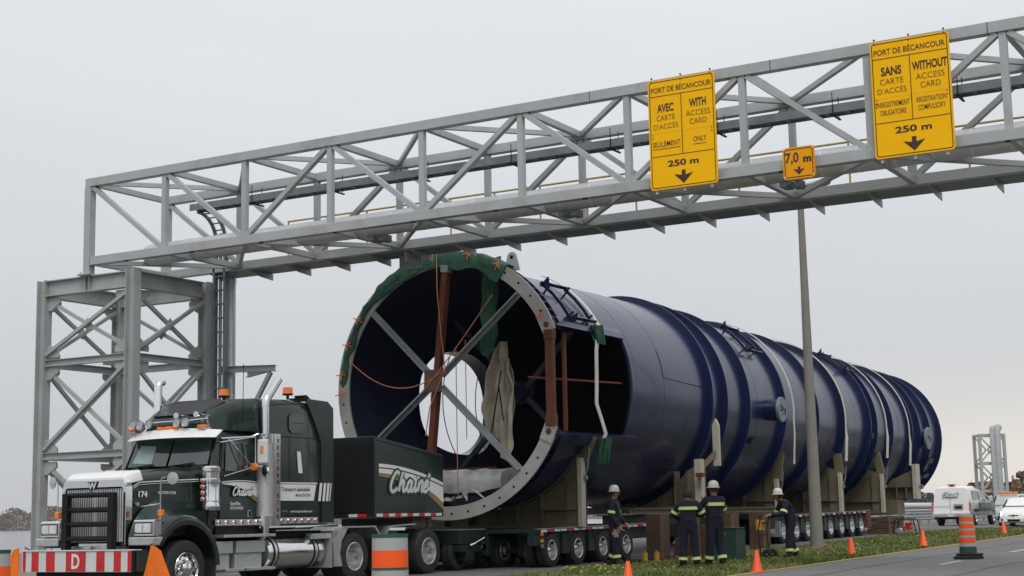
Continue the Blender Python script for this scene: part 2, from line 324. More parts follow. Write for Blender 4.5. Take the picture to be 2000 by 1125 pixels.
for k in range(-3, 14):
    y0 = 27+k*6.6
    sheet('road_marking', [-21.6, -21.48], steps(y0, y0+1.8, .9), lambda x, y: gz(x, y)+.006, m_wline)
sheet('road_marking', [-25.3, -25.18], YS, lambda x, y: gz(x, y)+.006, m_wline)
for nm_, xx_, am in (('tar_seam', -7.6, .05), ('tar_seam', -10.3, .03)):
    pts_ = steps(12, 80, .8); vs_ = []
    for y_ in pts_:
        c_ = xx_+am*math.sin(y_*1.3)+am*.6*math.sin(y_*3.1); vs_ += [(c_-.018, y_, gz(c_, y_)+.005), (c_+.018, y_, gz(c_, y_)+.005)]
    me_ = bpy.data.meshes.new(nm_); me_.from_pydata(vs_, [], [(2*i, 2*i+1, 2*i+3, 2*i+2) for i in range(len(pts_)-1)]); me_.materials.append(mat('tar', (.03, .03, .03), .6)); o_ = bpy.data.objects.new(nm_, me_); C.collection.objects.link(o_); tag(o_, kind='structure')
m_water = mat('river_water', (.10, .105, .11), .12, 0, .08, .02, bump=.25, bscale=.9)
sheet('water', [-9000, -3000, -600, -150, -52], [-6000, -500, 100, 500, 1500, 9000], lambda x, y: -1.0, m_water)

# ---------------- grass and weeds (stuff) ----------------
def grass(name, x0, x1, y0, y1, n, hmin, hmax, label, yellow):
    m = bpy.data.materials.new(name); m.use_nodes = True; t = m.node_tree; b = t.nodes['Principled BSDF']; b.inputs['Roughness'].default_value = .8
    c = t.nodes.new('ShaderNodeTexCoord'); z = t.nodes.new('ShaderNodeTexNoise'); z.inputs['Scale'].default_value = .55; z.inputs['Detail'].default_value = 8; t.links.new(c.outputs['Object'], z.inputs['Vector'])
    r = t.nodes.new('ShaderNodeValToRGB'); t.links.new(z.outputs[0], r.inputs[0]); q = r.color_ramp
    q.elements[0].position = .34; q.elements[0].color = (.085, .135, .022, 1); q.elements[1].position = .68; q.elements[1].color = (.24, .215, .09, 1)
    e = q.elements.new(.5); e.color = (.135, .17, .04, 1)
    t.links.new(r.outputs[0], b.inputs['Base Color'])
    vs = []; fs = []; g = random.Random(11+n)
    for i in range(n):
        y = y0+(y1-y0)*g.random()**1.7; x = g.uniform(x0, x1)
        cl = math.sin(x*2.1+y*.9)*math.cos(y*1.3-x*.7)
        if cl < -.55 and g.random() < .6: continue
        h = g.uniform(hmin, hmax)*(.75+.4*max(0, cl)); w = g.uniform(.008, .02)*(1+y/60); a = g.uniform(0, 6.28); lx, ly = g.gauss(0, .45)*h, g.gauss(0, .45)*h
        z = gz(x, y)+.01; k = len(vs); dx, dy = math.cos(a)*w, math.sin(a)*w
        vs += [(x-dx, y-dy, z), (x+dx, y+dy, z), (x+dx*.6+lx*.4, y+dy*.6+ly*.4, z+h*.6), (x-dx*.6+lx*.4, y-dy*.6+ly*.4, z+h*.6), (x+lx, y+ly, z+h)]
        fs += [(k, k+1, k+2, k+3), (k+3, k+2, k+4)]
    me = bpy.data.meshes.new(name); me.from_pydata(vs, [], fs); me.materials.append(m)
    o = bpy.data.objects.new(name, me); C.collection.objects.link(o)
    return tag(o, label, 'grass', kind='stuff')
grass('grass', -16.45, -12.0, 24, 92, 85000, .04, .13, 'short green and straw coloured grass growing on the median beside the road', 0)
# dandelion-like weeds near the kerb
m_wf = mat('weed_flower', (.65, .50, .03), .7); m_wl = mat('weed_leaf', (.06, .12, .02), .8, 0, .3)
b = B(); g = random.Random(5)
for i in range(90):
    x, y = -14.9+g.gauss(0, .28), 28.9+g.gauss(0, .35); z = gz(x, y); h = g.uniform(.08, .24); q = Vector((x+g.gauss(0, .03), y+g.gauss(0, .03), z+h))
    b.path([(x, y, z), q], .004, 3, mi=1)
    for k in range(4):
        a = g.uniform(0, 6.28); b.add([q-Vector((0, 0, h*.5)), q+Vector((math.cos(a)*.05, math.sin(a)*.05, -h*.3)), q+Vector((math.cos(a)*.04-.015, math.sin(a)*.04+.015, -h*.15))], [(0, 1, 2)], 1)
    if i % 3 == 0: b.obox(q, (.035, .035, .02), mi=0)
for i in range(70):
    x, y = g.uniform(-16.2, -12.3), g.uniform(30, 55); z = gz(x, y)+g.uniform(.04, .13); b.obox((x, y, z), (.035, .035, .02), mi=0)
tag(b.build('wildflowers', [m_wf, m_wl], smooth=False), 'small yellow wildflowers dotted through the median grass', 'flowers', kind='stuff')

# ---------------- far woods ----------------
def wood(name, pts, cols, label, hz_=(14, 26), per=70, rad=9):
    g = random.Random(len(pts)); vs = []; fs = []; mi = []
    for (x, y, z, h) in pts:
        k0 = g.randrange(len(cols))
        for i in range(per):
            a = g.uniform(0, 6.28); u = g.random()**.5; zz = h*(1-g.random()**1.6*.98); rr = rad*h/20*u*math.sqrt(max(.05, 1-(zz/h)**2.2))
            c = Vector((x+math.cos(a)*rr, y+math.sin(a)*rr, z+zz)); sz = g.uniform(.35, .8)*h*(.075 if h < 12 else .085)
            n1 = Vector((g.gauss(0, 1), g.gauss(0, 1), g.gauss(0, 1))).normalized(); n2 = n1.orthogonal().normalized()*sz; n3 = n1.cross(n2).normalized()*sz
            k = len(vs); vs += [c+n2, c+n3, c-n2, c-n3]; fs.append((k, k+1, k+2, k+3)); mi.append(k0 if g.random() < .8 else g.randrange(len(cols)))
    me = bpy.data.meshes.new(name); me.from_pydata(vs, [], fs)
    for m in cols: me.materials.append(m)
    me.polygons.foreach_set('material_index', mi)
    o = bpy.data.objects.new(name, me); C.collection.objects.link(o); return tag(o, label, 'woods', kind='stuff')
wcols = [mat('leaf_rust', (.24, .125, .065), .9), mat('leaf_brown', (.19, .115, .068), .9), mat('leaf_olive', (.13, .105, .06), .9), mat('twig_grey', (.17, .125, .10), .9)]
g = random.Random(3); P = []
for i in range(620):
    th = R(g.uniform(8, 62)); d = g.uniform(1850, 2250); q_ = math.degrees(th); hh = g.uniform(17, 26)*(1.12 if 36 < q_ else .8)*(.86+.16*math.sin(q_*4.1)+.10*math.sin(q_*9.7+1))
    P.append((-math.sin(th)*d, math.cos(th)*d, -3, hh))
wood('far_woods', P, wcols, 'low hazy autumn woods along the far shore of the river', per=280, rad=22)
sheet('far_shore', [-3000, -2000], [-500, 3000], lambda x, y: -.9, m_gravel)
P = []
for i in range(150):
    th = R(g.uniform(9.5, 13.8)); d = g.uniform(330, 420); P.append((-math.sin(th)*d, math.cos(th)*d, .2, g.uniform(5.5, 8.0)*(1.15 if th < R(12) else .9)))
wood('roadside_woods', P, wcols, 'bare brown trees beyond the distant gantry tower', per=260, rad=13)
P = []
for i in range(130):
    th = R(g.uniform(14.0, 20)); d = g.uniform(520, 640); P.append((-math.sin(th)*d, math.cos(th)*d, 0, g.uniform(5, 7.5)))
wood('dark_woods', P, [mat('leaf_slate', (.035, .05, .065), .9), mat('leaf_slate_light', (.06, .07, .08), .9)], 'dark bluish woods behind the guardrail and the far end of the vessel', per=220, rad=14)
P = []
for i in range(330):
    y = g.uniform(-150, 330); x = 90+g.uniform(0, 60); P.append((x, y, 0, g.uniform(9, 17)))
wood('side_woods', P, wcols, 'autumn woods across the road to the right', per=60, rad=14)

# ---------------- gantry ----------------
AF, AR, X0, DX, NP = 27.3, 30.25, -27.98, 2.48, 12
ZB, ZT, CH = 7.76, 9.96, .21
gan = thing('overhead_gantry', 'long grey steel box truss carrying the yellow signs across both roads', 'gantry', (-14, 28.8, 7.75))
xe = X0+DX*NP
def chord(y0, y1, z0, z1): bx('chord', m_steel, gan, X0-(.1 if z1 > 9 else -.102), xe+(.1 if z1 > 9 else -.102), y0, y1, z0, z1, .008)
chord(AF, AF+.2, ZB, ZB+CH); chord(AF, AF+.2, ZT-CH, ZT); chord(AR-.2, AR, ZB, ZB+CH); chord(AR-.2, AR, ZT-CH, ZT)
for i in range(NP+1):
    x = X0+DX*i
    for yc in (AF+.1, AR-.1):
        w = .2 if i in (0, NP) else .13
        xx = x+.0 if i else x-.02
        bx('vertical_post', m_steel, gan, xx-w/2, xx+w/2, yc-w/2, yc+w/2, (ZB+CH+.002 if i not in (0, NP) else ZB-.2), ZT-CH-.002, .005)
    for z in (ZB+.1, ZT-.1):
        B().bar((x, AF+.2, z), (x, AR-.2, z), .12, .14).build('cross_member', m_steel, gan, smooth=False, bevel=.004)
for i in range(NP):
    xa, xb = X0+DX*i, X0+DX*(i+1)
    top_first = (i == 0) or (i % 2 == 1)
    for yc in (AF+.1, AR-.1):
        p, q = ((xa+.1, ZT-CH-.01), (xb-.08, ZB+CH+.01)) if top_first else ((xb-.1, ZT-CH-.01), (xa+.08, ZB+CH+.01))
        B().bar((p[0], yc, p[1]), (q[0], yc, q[1]), .11, .13, (0, 1, 0)).build('diagonal_brace', m_steel, gan, smooth=False, bevel=.004)
    for z in (ZB+.09, ZT-.09):
        ya, yb = (AF+.2, AR-.2) if i % 2 == 0 else (AR-.2, AF+.2)
        B().bar((xa+.08, ya, z), (xb-.08, yb, z), .09, .11).build('lateral_brace', m_steel, gan, smooth=False, bevel=.004)
for i in range(25):                        # walkway brackets under the rear chord
    x = X0+.28+1.24*i
    if x > xe: break
    B().prism([(AR-.19, ZB-.003), (AR+.9, ZB-.003), (AR+.9, ZB+.05), (AR+.84, ZB+.05), (AR+.84, ZB-.0), (AR+.8, ZB-.17)][:2]+[(AR+.9, ZB-.17)]+[(AR+.4, ZB-.13)], lambda a, b_, t, x=x: (x+t, a, b_), -.01, .01).build('walkway_bracket', m_steel, gan, smooth=False)
b = B(); b.box(X0+1.5, xe, AR+.05, AR+.85, ZB+.0, ZB+.03); b.build('walkway_grating', m_galv, gan, smooth=False)
xr = -24.6
for z in (9.05,): B().cyl((xr, 30.98, z), (xe, 30.98, z), .024, n=8).build('handrail', m_yrail, gan)
x = xr+.02
while x < xe:
    B().cyl((x, 30.98, ZB+.03), (x, 30.98, 9.04), .022, n=6).build('rail_post', m_yrail, gan); x += 1.24
# bolted splice marks and small clips
b = B()
for x in (-13.9, -5.9, -10.0):
    b.box(x-.006, x+.006, AF-.003, AF, ZT-CH, ZT)
for i in range(14): b.obox((X0+1.3+i*2.1, AF+.02, ZB-.015), (.09, .06, .03))
b.split('splice_clip', m_dark, gan)
# cladded pipe lying inside the truss
pp = thing('insulated_pipe', 'silver cladded insulated pipe lying inside the grey truss', 'pipe', (-14, 28.45, 7.9))
B().lathe([(0, -.08), (.16, -.04), (.25, .06), (.27, .2), (.27, xe+27.0)], (-27.05, 28.45, 8.07), (1, 0, 0), 20).build('cladding', m_clad, pp)
b = B(); x = -26.7
while x < xe-.1: b.cyl((x, 28.45, 8.07), (x+.025, 28.45, 8.07), .275, n=20); x += .72
b.split('seam_band', m_seam, pp)
b = B()
for k in (3, 5, 7, 9, 11):
    x = X0+DX*k+.55
    b.box(x-.25, x-.10, 28.4, 28.8, 7.70, 7.86); b.box(x+.05, x+.14, 28.45, 28.8, 7.68, 7.84); b.cyl((x-.02, 28.5, 7.74), (x-.02, 28.85, 7.74), .05, n=10)
b.split('pipe_shoe', m_galv, pp)
# cable tray with downturn and vertical ladder
ct = thing('cable_tray', 'blue-grey metal cable tray hanging in the truss and running down the tower', 'cable tray', (-14, 29.4, 9.3))
b = B(); y0, y1 = 29.2, 29.55
b.box(-26.35, xe, y0, y0+.03, 9.25, 9.42); b.box(-26.35, xe, y1-.03, y1, 9.25, 9.42); b.box(-26.35, xe, y0+.03, y1-.03, 9.30, 9.315)
x = -25.6
while x < xe: b.box(x, x+.08, y0+.03, y1-.03, 9.27, 9.29); x += .42
b.build('tray', m_galv, ct, smooth=False)
b = B()
for x in (-26.26, -25.95):
    P = [(x, 30.12-.7*(1-math.sin(R(a))), 8.55+.7*math.cos(R(a))) for a in range(90, -1, -10)]
    b.path(P, .05, 6)
for a in range(80, 0, -16): b.bar((-26.26, 30.12-.7*(1-math.sin(R(a))), 8.55+.7*math.cos(R(a))), (-25.95, 30.12-.7*(1-math.sin(R(a))), 8.55+.7*math.cos(R(a))), .03, .03)
b.build('bend', m_galv, ct)
b = B()
for x in (-26.28, -25.93): b.box(x-.03, x+.03, 30.05, 30.2, .6, 8.56)
z = .8
while z < 8.8: b.box(-26.25, -25.96, 30.08, 30.14, z, z+.035); z += .36
b.build('ladder_rack', m_galv, ct, smooth=False)
b = B()
for k, x in enumerate((-26.2, -26.14, -26.05)): b.cyl((x, 30.2, .5), (x, 30.2, 8.8), .022, n=6)
b.split('cable', m_galv, ct)
b = B()
for k in range(1, 12):
    x = X0+DX*k+1.2
    if x > xe: break
    for y in (y0-.02, y1+.02): b.cyl((x, y, 9.2), (x, y, 9.66), .01, n=5)
    b.box(x-.02, x+.02, y0-.1, y1+.1, 9.185, 9.215)
b.split('hanger', m_dark, ct)
vp_ = thing('vertical_pipe', 'pale cladded riser pipe standing beside the right leg of the tower', 'pipe', (-25.72, 30.5, 0))
B().cyl((-26.08, 30.5, .4), (-26.08, 30.5, 7.6), .13, n=18).build('cladding', m_clad, vp_)
b = B(); z = .8
while z < 7.5: b.cyl((-26.08, 30.5, z), (-26.08, 30.5, z+.02), .135, n=18); z += .38
b.split('seam_band', m_seam, vp_)
# sign back hanging under the rear chord
sb = thing('hanging_sign', 'grey back of a small sign hanging under the truss above the green tarp', 'sign', (-20.75, 31, 7.35))
bx('panel', m_signbk, sb, -21.08, -20.45, 30.9, 30.93, 7.42, 8.0); bx('bracket', m_steel, sb, -20.52, -20.46, 30.3, 30.9, 7.5, 7.74)

def tower(name, label, loc, far=False):
    t = thing(name, label, 'tower', loc, group='gantry support towers')
    x0, y0 = loc[0]-1.74, loc[1]-1.42; x1, y1 = x0+3.30, y0+2.88; mt = m_steel2
    ps = [(x0+.14, y0+.13), (x1-.14, y0+.13), (x1-.14, y1-.13), (x0+.14, y1-.13)]
    for (x, y), top in zip(ps, (7.53, 7.56, 7.53, 7.5)):
        b = B(); b.ibeam((x, y, loc[2]+.02), (x, y, top), .26, .28, .022, (1, 0, 0)); b.build('column', mt, t, smooth=False)
        b = B(); b.box(x-.28, x+.28, y-.28, y+.28, loc[2]-.02, loc[2]+.02)
        for a in (-.22, .22):
            for c in (-.22, .22): b.cyl((x+a, y+c, loc[2]+.02), (x+a, y+c, loc[2]+.07), .02, n=6)
        b.build('base_plate', m_guard, t, smooth=False)
        B().box(x-.34, x+.34, y-.34, y+.34, -.9, loc[2]-.02).build('footing', m_conc, t, smooth=False, bevel=.02)
    def side(a, b_):
        a, b_ = Vector((*a, 0)), Vector((*b_, 0)); d = (b_-a).normalized(); n_ = Vector((-d.y, d.x, 0))
        p, q = a+d*.145, b_-d*.145
        Z = lambda v, z: v+Vector((0, 0, z))
        B().ibeam(Z(p, 7.31), Z(q, 7.31), .22, .40, .025).build('top_beam', mt, t, smooth=False)
        for z in (5.42, 3.1): B().ibeam(Z(p, z), Z(q, z), .14, .17, .014).build('ring_beam', mt, t, smooth=False)
        for za, zb in ((7.05, 5.58), (5.3, 3.22), (2.95, loc[2]+.3)):
            b = B(); mid = (Z(p, za)+Z(q, zb))/2
            b.bar(Z(p, za-.05)+n_*.05, Z(q, zb+.05)+n_*.05, .085, .085, n_)
            b.bar(Z(q, za-.05)-n_*.045, Z(p, zb+.05)-n_*.045, .085, .085, n_)
            b.build('cross_brace', mt, t, smooth=False)
            b = B()
            for c, sg in ((Z(p, za+.02), 1), (Z(q, za+.02), -1), (Z(p, zb-.02), 1), (Z(q, zb-.02), -1)):
                up_ = c.z > (za+zb)/2; dz = -.32 if up_ else .32
                P = [(0, 0), (.42*sg, 0), (.42*sg, dz*.4), (.12*sg, dz), (0, dz)]
                b.prism([(u, v) for u, v in P], lambda u, v, tt, c=c: c+d*u+Vector((0, 0, v))+n_*tt, -.009, .009)
            b.prism([(-.16, 0), (0, .16), (.16, 0), (0, -.16)], lambda u, v, tt: mid+d*u+Vector((0, 0, v))+n_*tt, -.007, .007)
            b.split('gusset_plate', mt, t)
    for k in range(4): side(ps[k], ps[(k+1) % 4])
    return t
tw = tower('support_tower', 'grey steel lattice tower behind the dark green truck, under the left end of the truss', (-27.95, 28.72, .78))
b = B()
for x in (-28.05, -27.93): b.box(x-.008, x+.008, 27.32, 27.47, 7.14, 7.49)
for y in (27.4, 30.15):
    b.box(-28.2, -27.8, y-.2, y+.2, 7.512, 7.545)
    for dx in (-.16, .16): b.cyl((-28+dx, y-.12, 7.545), (-28+dx, y-.12, 7.6), .022, n=6)
b.split('seat_plate', m_steel2, tw)
# side bracket right of the tower (walkway stub)
b = B(); b.ibeam((-26.2, 30.3, 5.27), (-24.45, 30.3, 5.2), .13, .16, .012); b.ibeam((-26.1, 31.2, 5.2), (-24.6, 30.3, 5.2), .12, .14, .012); b.bar((-24.6, 30.3, 5.1), (-26.0, 30.3, 3.0), .09, .1)
b.bar((-26.0, 30.3, 5.3), (-26.0, 30.3, .8), .1, .1); b.build('outrigger', m_steel2, tw, smooth=False)
tower('support_tower', 'grey steel lattice tower under the right end of the truss', (-.1, 28.72, .5))
# distant gantry tower
dt_ = thing('distant_tower', 'distant grey lattice gantry tower with two tall pale pipes beyond the cars', 'tower', (-39.8, 172.6, .4))
def fp(u, v, z):    # u along camera right, v depth
    return Vector((-39.8, 172.6, z))+rt*u*.76+Vector((-rt.y, rt.x, 0))*v
Hh = 9.35
for u in (-1.75, 1.75):
    for v in (0, 2):
        B().bar(fp(u, v, .2), fp(u, v, Hh), .3, .3, rt).build('column', m_steel2, dt_, smooth=False)
for z in (Hh, 6.3, 3.3):
    for v in (0, 2): B().bar(fp(-1.9, v, z), fp(1.9, v, z), .22, .28).build('ring_beam', m_steel2, dt_, smooth=False)
    for u in (-1.75, 1.75): B().bar(fp(u, 0, z-.02), fp(u, 2, z-.02), .2, .24).build('ring_beam', m_steel2, dt_, smooth=False)
for v in (0, 2):
    for za, zb in ((Hh, 6.3), (6.3, 3.3), (3.3, .4)):
        m_ = (za+zb)/2
        B().bar(fp(-1.6, v, za-.2), fp(-.1, v, m_), .13, .13).bar(fp(-.1, v, m_), fp(-1.6, v, zb+.2), .13, .13).bar(fp(1.6, v, za-.2), fp(.1, v, m_), .13, .13).bar(fp(.1, v, m_), fp(1.6, v, zb+.2), .13, .13).build('cross_brace', m_steel2, dt_, smooth=False)
for u, r_ in ((-.15, .27), (.55, .37)):
    z1 = 9.7 if u < 0 else 9.75
    B().path([fp(u, -.6, .2), fp(u, -.6, 5), fp(u, -.6, z1), fp(u+.1, -.5, z1+.35), fp(u+.5, 0, z1+.45), fp(u+1.0, 1.5, z1+.3)], r_, 12).build('riser_pipe', m_steel, dt_)
B().bar(fp(1.15, .4, .2), fp(1.15, .4, Hh), .34, .3, rt).build('column', m_steel2, dt_, smooth=False)
b = B(); b.bar(fp(.9, -1.1, 1.7), fp(.9, -1.1, 2.9), .62, .05, rt); b.bar(fp(1.6, -1.1, 1.7), fp(1.6, -1.1, 2.9), .5, .05, rt); b.build('sign_panel', m_guard, dt_, smooth=False)

# ---------------- signs ----------------
RX, UZ = Vector((1, 0, 0)), Vector((0, 0, 1))
def rr(x0, x1, z0, z1, r, n=5):
    return [(cx+r*math.cos(R(a0+90*k/n)), cz+r*math.sin(R(a0+90*k/n))) for cx, cz, a0 in ((x1-r, z1-r, 0), (x0+r, z1-r, 90), (x0+r, z0+r, 180), (x1-r, z0+r, 270)) for k in range(n+1)]
def ring(b, o_, i_, y):
    n = len(o_); b.add([(x, y, z) for x, z in o_]+[(x, y, z) for x, z in i_], [(k, (k+1) % n, n+(k+1) % n, n+k) for k in range(n)])
def road_sign(x0, x1, z0, z1, label, rows, small=False):
    s = thing('road_sign', label, 'road sign', ((x0+x1)/2, 27.15, z0), group='yellow signs on the gantry'); W_, H_ = x1-x0, z1-z0; y = 27.13; my = m_sign2 if small else m_sign
    B().prism(rr(x0, x1, z0, z1, .06), lambda a, b_, t: (a, t, b_), y, y+.03).build('panel', my, s, smooth=False)
    b = B(); ring(b, rr(x0+.03, x1-.03, z0+.03, z1-.03, .045), rr(x0+.047, x1-.047, z0+.047, z1-.047, .035), y-.003)
    P = lambda u, v: (x0+u*W_, z1-v*H_)
    def hl(u0, u1, v, t=.012): a, z = P(u0, v); b.box(a, P(u1, v)[0], y-.005, y-.002, z-t/2, z+t/2)
    if not small:
        hl(.033, .967, .15); hl(.033, .967, .70); b.box(P(.5, 0)[0]-.007, P(.5, 0)[0]+.007, y-.0055, y-.0025, P(0, .70)[1], P(0, .15)[1])
    b.build('border', m_signb, s, smooth=False)
    if not small: B().box(x0+.04, x1-.04, y-.0012, y-.0002, P(0, .49)[1]-.003, P(0, .49)[1]).build('panel_joint', m_tan, s, smooth=False)
    for st, u, v, h, w, bold in rows:
        px_, pz_ = P(u, v); txt(st, m_signb, s, (px_, y, pz_), RX, UZ, h*H_, w*W_, bold=bold+(.012 if h > .06 or 'm' in st else .004), lift=.004)
    b = B()
    for v, uu in ((.632, (.05, .47)),) if 'with access' in label else (): b.box(P(uu[0], 0)[0], P(uu[1], 0)[0], y-.005, y-.002, P(0, v)[1]-.006, P(0, v)[1]+.004)
    if 'with access' in label: b.box(P(.66, 0)[0], P(.85, 0)[0], y-.005, y-.002, P(0, .63)[1]-.006, P(0, .63)[1]+.004)
    u, v0, v1, w = (.5, .845, .965, .14) if not small else (.5, .62, .87, .18)
    hw = w*W_; ax, _ = P(u, 0); zt, zb = P(0, v0)[1], P(0, v1)[1]; zm = zt-(zt-zb)*.38
    b.prism([(ax-.2*hw, zt), (ax+.2*hw, zt), (ax+.2*hw, zm), (ax+hw, zt-(zt-zb)*.26), (ax, zb), (ax-hw, zt-(zt-zb)*.26), (ax-.2*hw, zm)], lambda a, b_, t: (a, t, b_), y-.005, y-.001)
    b.build('arrow', m_signb, s, smooth=False)
    b = B()
    for u in (.06, .5, .94):
        xx, _ = P(u, 0)
        if not small: b.cyl((xx, y-.012, z1-.02 if u != .5 else z1-.05), (xx, y, z1-.02 if u != .5 else z1-.05), .012, n=6); b.cyl((xx, y, z1+.05), (xx, y+.02, z1+.05), .02, n=6)
        for v in ((.5, .53) if not small else (.06, .92)):
            if small and u == .5: continue
            b.cyl((xx, y-.008, P(0, v)[1]), (xx, y, P(0, v)[1]), .012 if not small else .018, n=6)
    b.split('bolt', m_signb if not small else m_retro, s)
    for u in (.08, .5, .9) if not small else ():
        xx, _ = P(u, 0); B().box(xx-.03, xx+.03, y+.035, y+.1, z0-.07, z1+.03).build('mounting_rail', m_guard, s, smooth=False)
    if small: bx('mounting_rail', m_guard, s, x0+.2, x0+.4, y+.03, AF-.002, z0+.2, z0+.5)
    return s
road_sign(-12.51, -11.09, 7.67, 9.885, 'yellow port sign reading with access card only, left one on the truss',
 [('PORT DE BÉCANCOUR', .5, .088, .062, .9, 0), ('AVEC', .26, .262, .078, .25, .02), ('CARTE', .26, .352, .05, .28, -.01), ("D'ACCÈS", .26, .425, .058, .37, -.01), ('SEULEMENT', .26, .59, .048, .42, 0),
  ('WITH', .745, .255, .078, .25, .02), ('ACCESS', .745, .348, .05, .36, -.01), ('CARD', .745, .423, .05, .25, -.01), ('ONLY', .76, .585, .048, .19, 0), ('250 m', .5, .775, .058, .46, .02)])
road_sign(-8.0, -6.55, 7.69, 9.88, 'yellow port sign reading without access card, right one on the truss',
 [('PORT DE BÉCANCOUR', .5, .088, .062, .9, 0), ('SANS', .26, .262, .078, .26, .02), ('CARTE', .26, .352, .05, .3, -.01), ("D'ACCÈS", .26, .425, .058, .37, -.01), ('ENREGISTREMENT', .255, .545, .045, .43, 0), ('OBLIGATOIRE', .26, .615, .045, .33, 0),
  ('WITHOUT', .745, .255, .078, .44, .02), ('ACCESS', .745, .348, .05, .36, -.01), ('CARD', .745, .423, .05, .25, -.01), ('REGISTRATION', .745, .545, .045, .37, 0), ('COMPULSORY', .745, .612, .045, .34, 0), ('250 m', .5, .775, .058, .46, .02)])
road_sign(-9.77, -9.15, 7.53, 8.14, 'small square amber sign giving a 7,0 m height limit', [('7,0', .29, .35, .38, .42, .01), ('m', .77, .42, .17, .26, .04)], small=True)

# ---------------- lamp pole ----------------
lp = thing('lamp_pole', 'tall tapering grey lamp pole standing in the median grass in front of the vessel', 'lamp pole', (-15.09, 43.25, .3))
B().cyl((-15.09, 43.25, .2), (-15.09, 43.25, 10.62), .19, .09, 24).build('shaft', m_pole, lp)
B().path([(-15.09, 43.25, 10.55), (-15.0, 43.2, 10.75), (-14.6, 43.1, 10.85)], .05, 8).build('arm', m_galv, lp)
B().loft([rsec(0, 0, .05, .05, -.05, .05, .02, .02)]+[rsec(0, 0, .14, .1, -.08, .06, .03, .04)], False)
b = B(); S = []
for t, w in ((0, .07), (.15, .16), (.55, .2), (.85, .14), (.95, .05)):
    c = Vector((-15.0+t, 43.2-t*.25, 10.92)); S.append([c+Vector((.25*math.cos(a)*w, math.cos(a)*w, math.sin(a)*w*.55)) for a in [2*math.pi*k/12 for k in range(12)]])
b.loft(S); b.build('luminaire', m_signbk, lp)
# ---------------- guardrail ----------------
gr = thing('guardrail', 'galvanised double guardrail along the far edge of the road behind the white service pickup', 'guardrail', (-25.6, 90, .5))
W_ = lambda z: [(0, z-.155), (-.03, z-.15), (.05, z-.10), (.05, z-.05), (-.03, z), (.05, z+.05), (.05, z+.10), (-.03, z+.15), (0, z+.155), (-.06, z+.15), (.02, z+.1), (-.055, z), (.02, z-.1), (-.06, z-.15)]
for z in (.95, 1.28): B().prism([(a, b_) for a, b_ in W_(z)], lambda a, b_, t: (-25.5+a, t, b_), 66, 150).build('rail_beam', m_guard, gr, smooth=False)
for k in range(43): bx('post', m_guard, gr, -25.74, -25.6, 66.5+k*1.95, 66.62+k*1.95, .2, 1.45)
B().path([(-26.6, 82, 1.62), (-26.6, 100, 1.62), (-26.6, 125, 1.6)], .2, 12).build('top_pipe', m_clad, gr)
# ---------------- the steel vessel ----------------
def tp(a):
    if a < 41:
        s = (a-32)/9; return -20.46-.04*s, 4.64+.08*s, 3.25-.05*s
    t = (a-41)/28; return -20.5-.6*t, 4.72-.16*t, 3.2-.19*t
def P3(a, th, r, da=0):
    x, z, R_ = tp(a); return Vector((x+r*math.cos(R(th)), a+da, z+r*math.sin(R(th))))
RS = lambda a: tp(a)[2]-.19
ves = thing('steel_vessel', 'huge dark blue ribbed steel cylinder lying on cradles behind the truck', 'vessel', (-20.46, 32, 1.34))
def shell():
    b = B(); n = 160; aa = [32.06, 36.6, 41, 48, 55, 62, 69.1]
    secs = [[P3(a, 360*k/n, RS(a)) for k in range(n)] for a in aa]+[[P3(a, 360*k/n, RS(a)-.045) for k in range(n)] for a in reversed(aa)]
    vs = [p for s in secs for p in s]; m = len(secs); fs = []; mi = []
    for i in range(m):
        for k in range(n):
            fs.append((i*n+k, i*n+(k+1) % n, ((i+1) % m)*n+(k+1) % n, ((i+1) % m)*n+k)); mi.append(1 if i >= len(aa) and i != m-1 else 0)
    b.add(vs, fs); b.m = mi
    o = b.build('shell', [m_blue, m_inner], ves, smooth=False)
    cuts = []
    c1 = B().box(-18.3, -16, 31, 36.15, 4.68-1.27, 4.68+1.27)
    pol = []
    for k in range(64):
        t = 2*math.pi*k/64; c, s = math.cos(t), math.sin(t); pol.append((37.0+2.1*math.copysign(abs(c)**.85, c), 4.6+1.45*math.copysign(abs(s)**.85, s)))
    c2 = B().prism(pol, lambda a, z, t: (t, a, z), -25, -22)
    for c in (c1, c2):
        off = OFF[ves.name]; me = bpy.data.meshes.new('c'); me.from_pydata([v-off for v in c.v], [], c.f)
        bm = bmesh.new(); bm.from_mesh(me); bmesh.ops.recalc_face_normals(bm, faces=bm.faces); bm.to_mesh(me); bm.free()
        co = bpy.data.objects.new('c', me); C.collection.objects.link(co); co.parent = ves; cuts.append(co)
        md = o.modifiers.new('b', 'BOOLEAN'); md.operation = 'DIFFERENCE'; md.solver = 'EXACT'; md.object = co
    bpy.context.view_layer.update(); dg = bpy.context.evaluated_depsgraph_get()
    me = bpy.data.meshes.new_from_object(o.evaluated_get(dg)); o.modifiers.clear(); o.data = me
    for c in cuts: bpy.data.objects.remove(c)
    me.shade_smooth(); me.set_sharp_from_angle(angle=R(30))
    # neck of the side opening
    b = B(); n = len(pol); f = lambda t, g_: [Vector((t, 37.0+(a-37.0)*g_, 4.6+(z-4.6)*g_)) for a, z in pol]
    b.loft([f(-23.2, .998), f(-23.72, .998), f(-23.72, 1.04), f(-23.2, 1.04)], caps=False); b.build('side_neck', m_blue, ves)
shell()
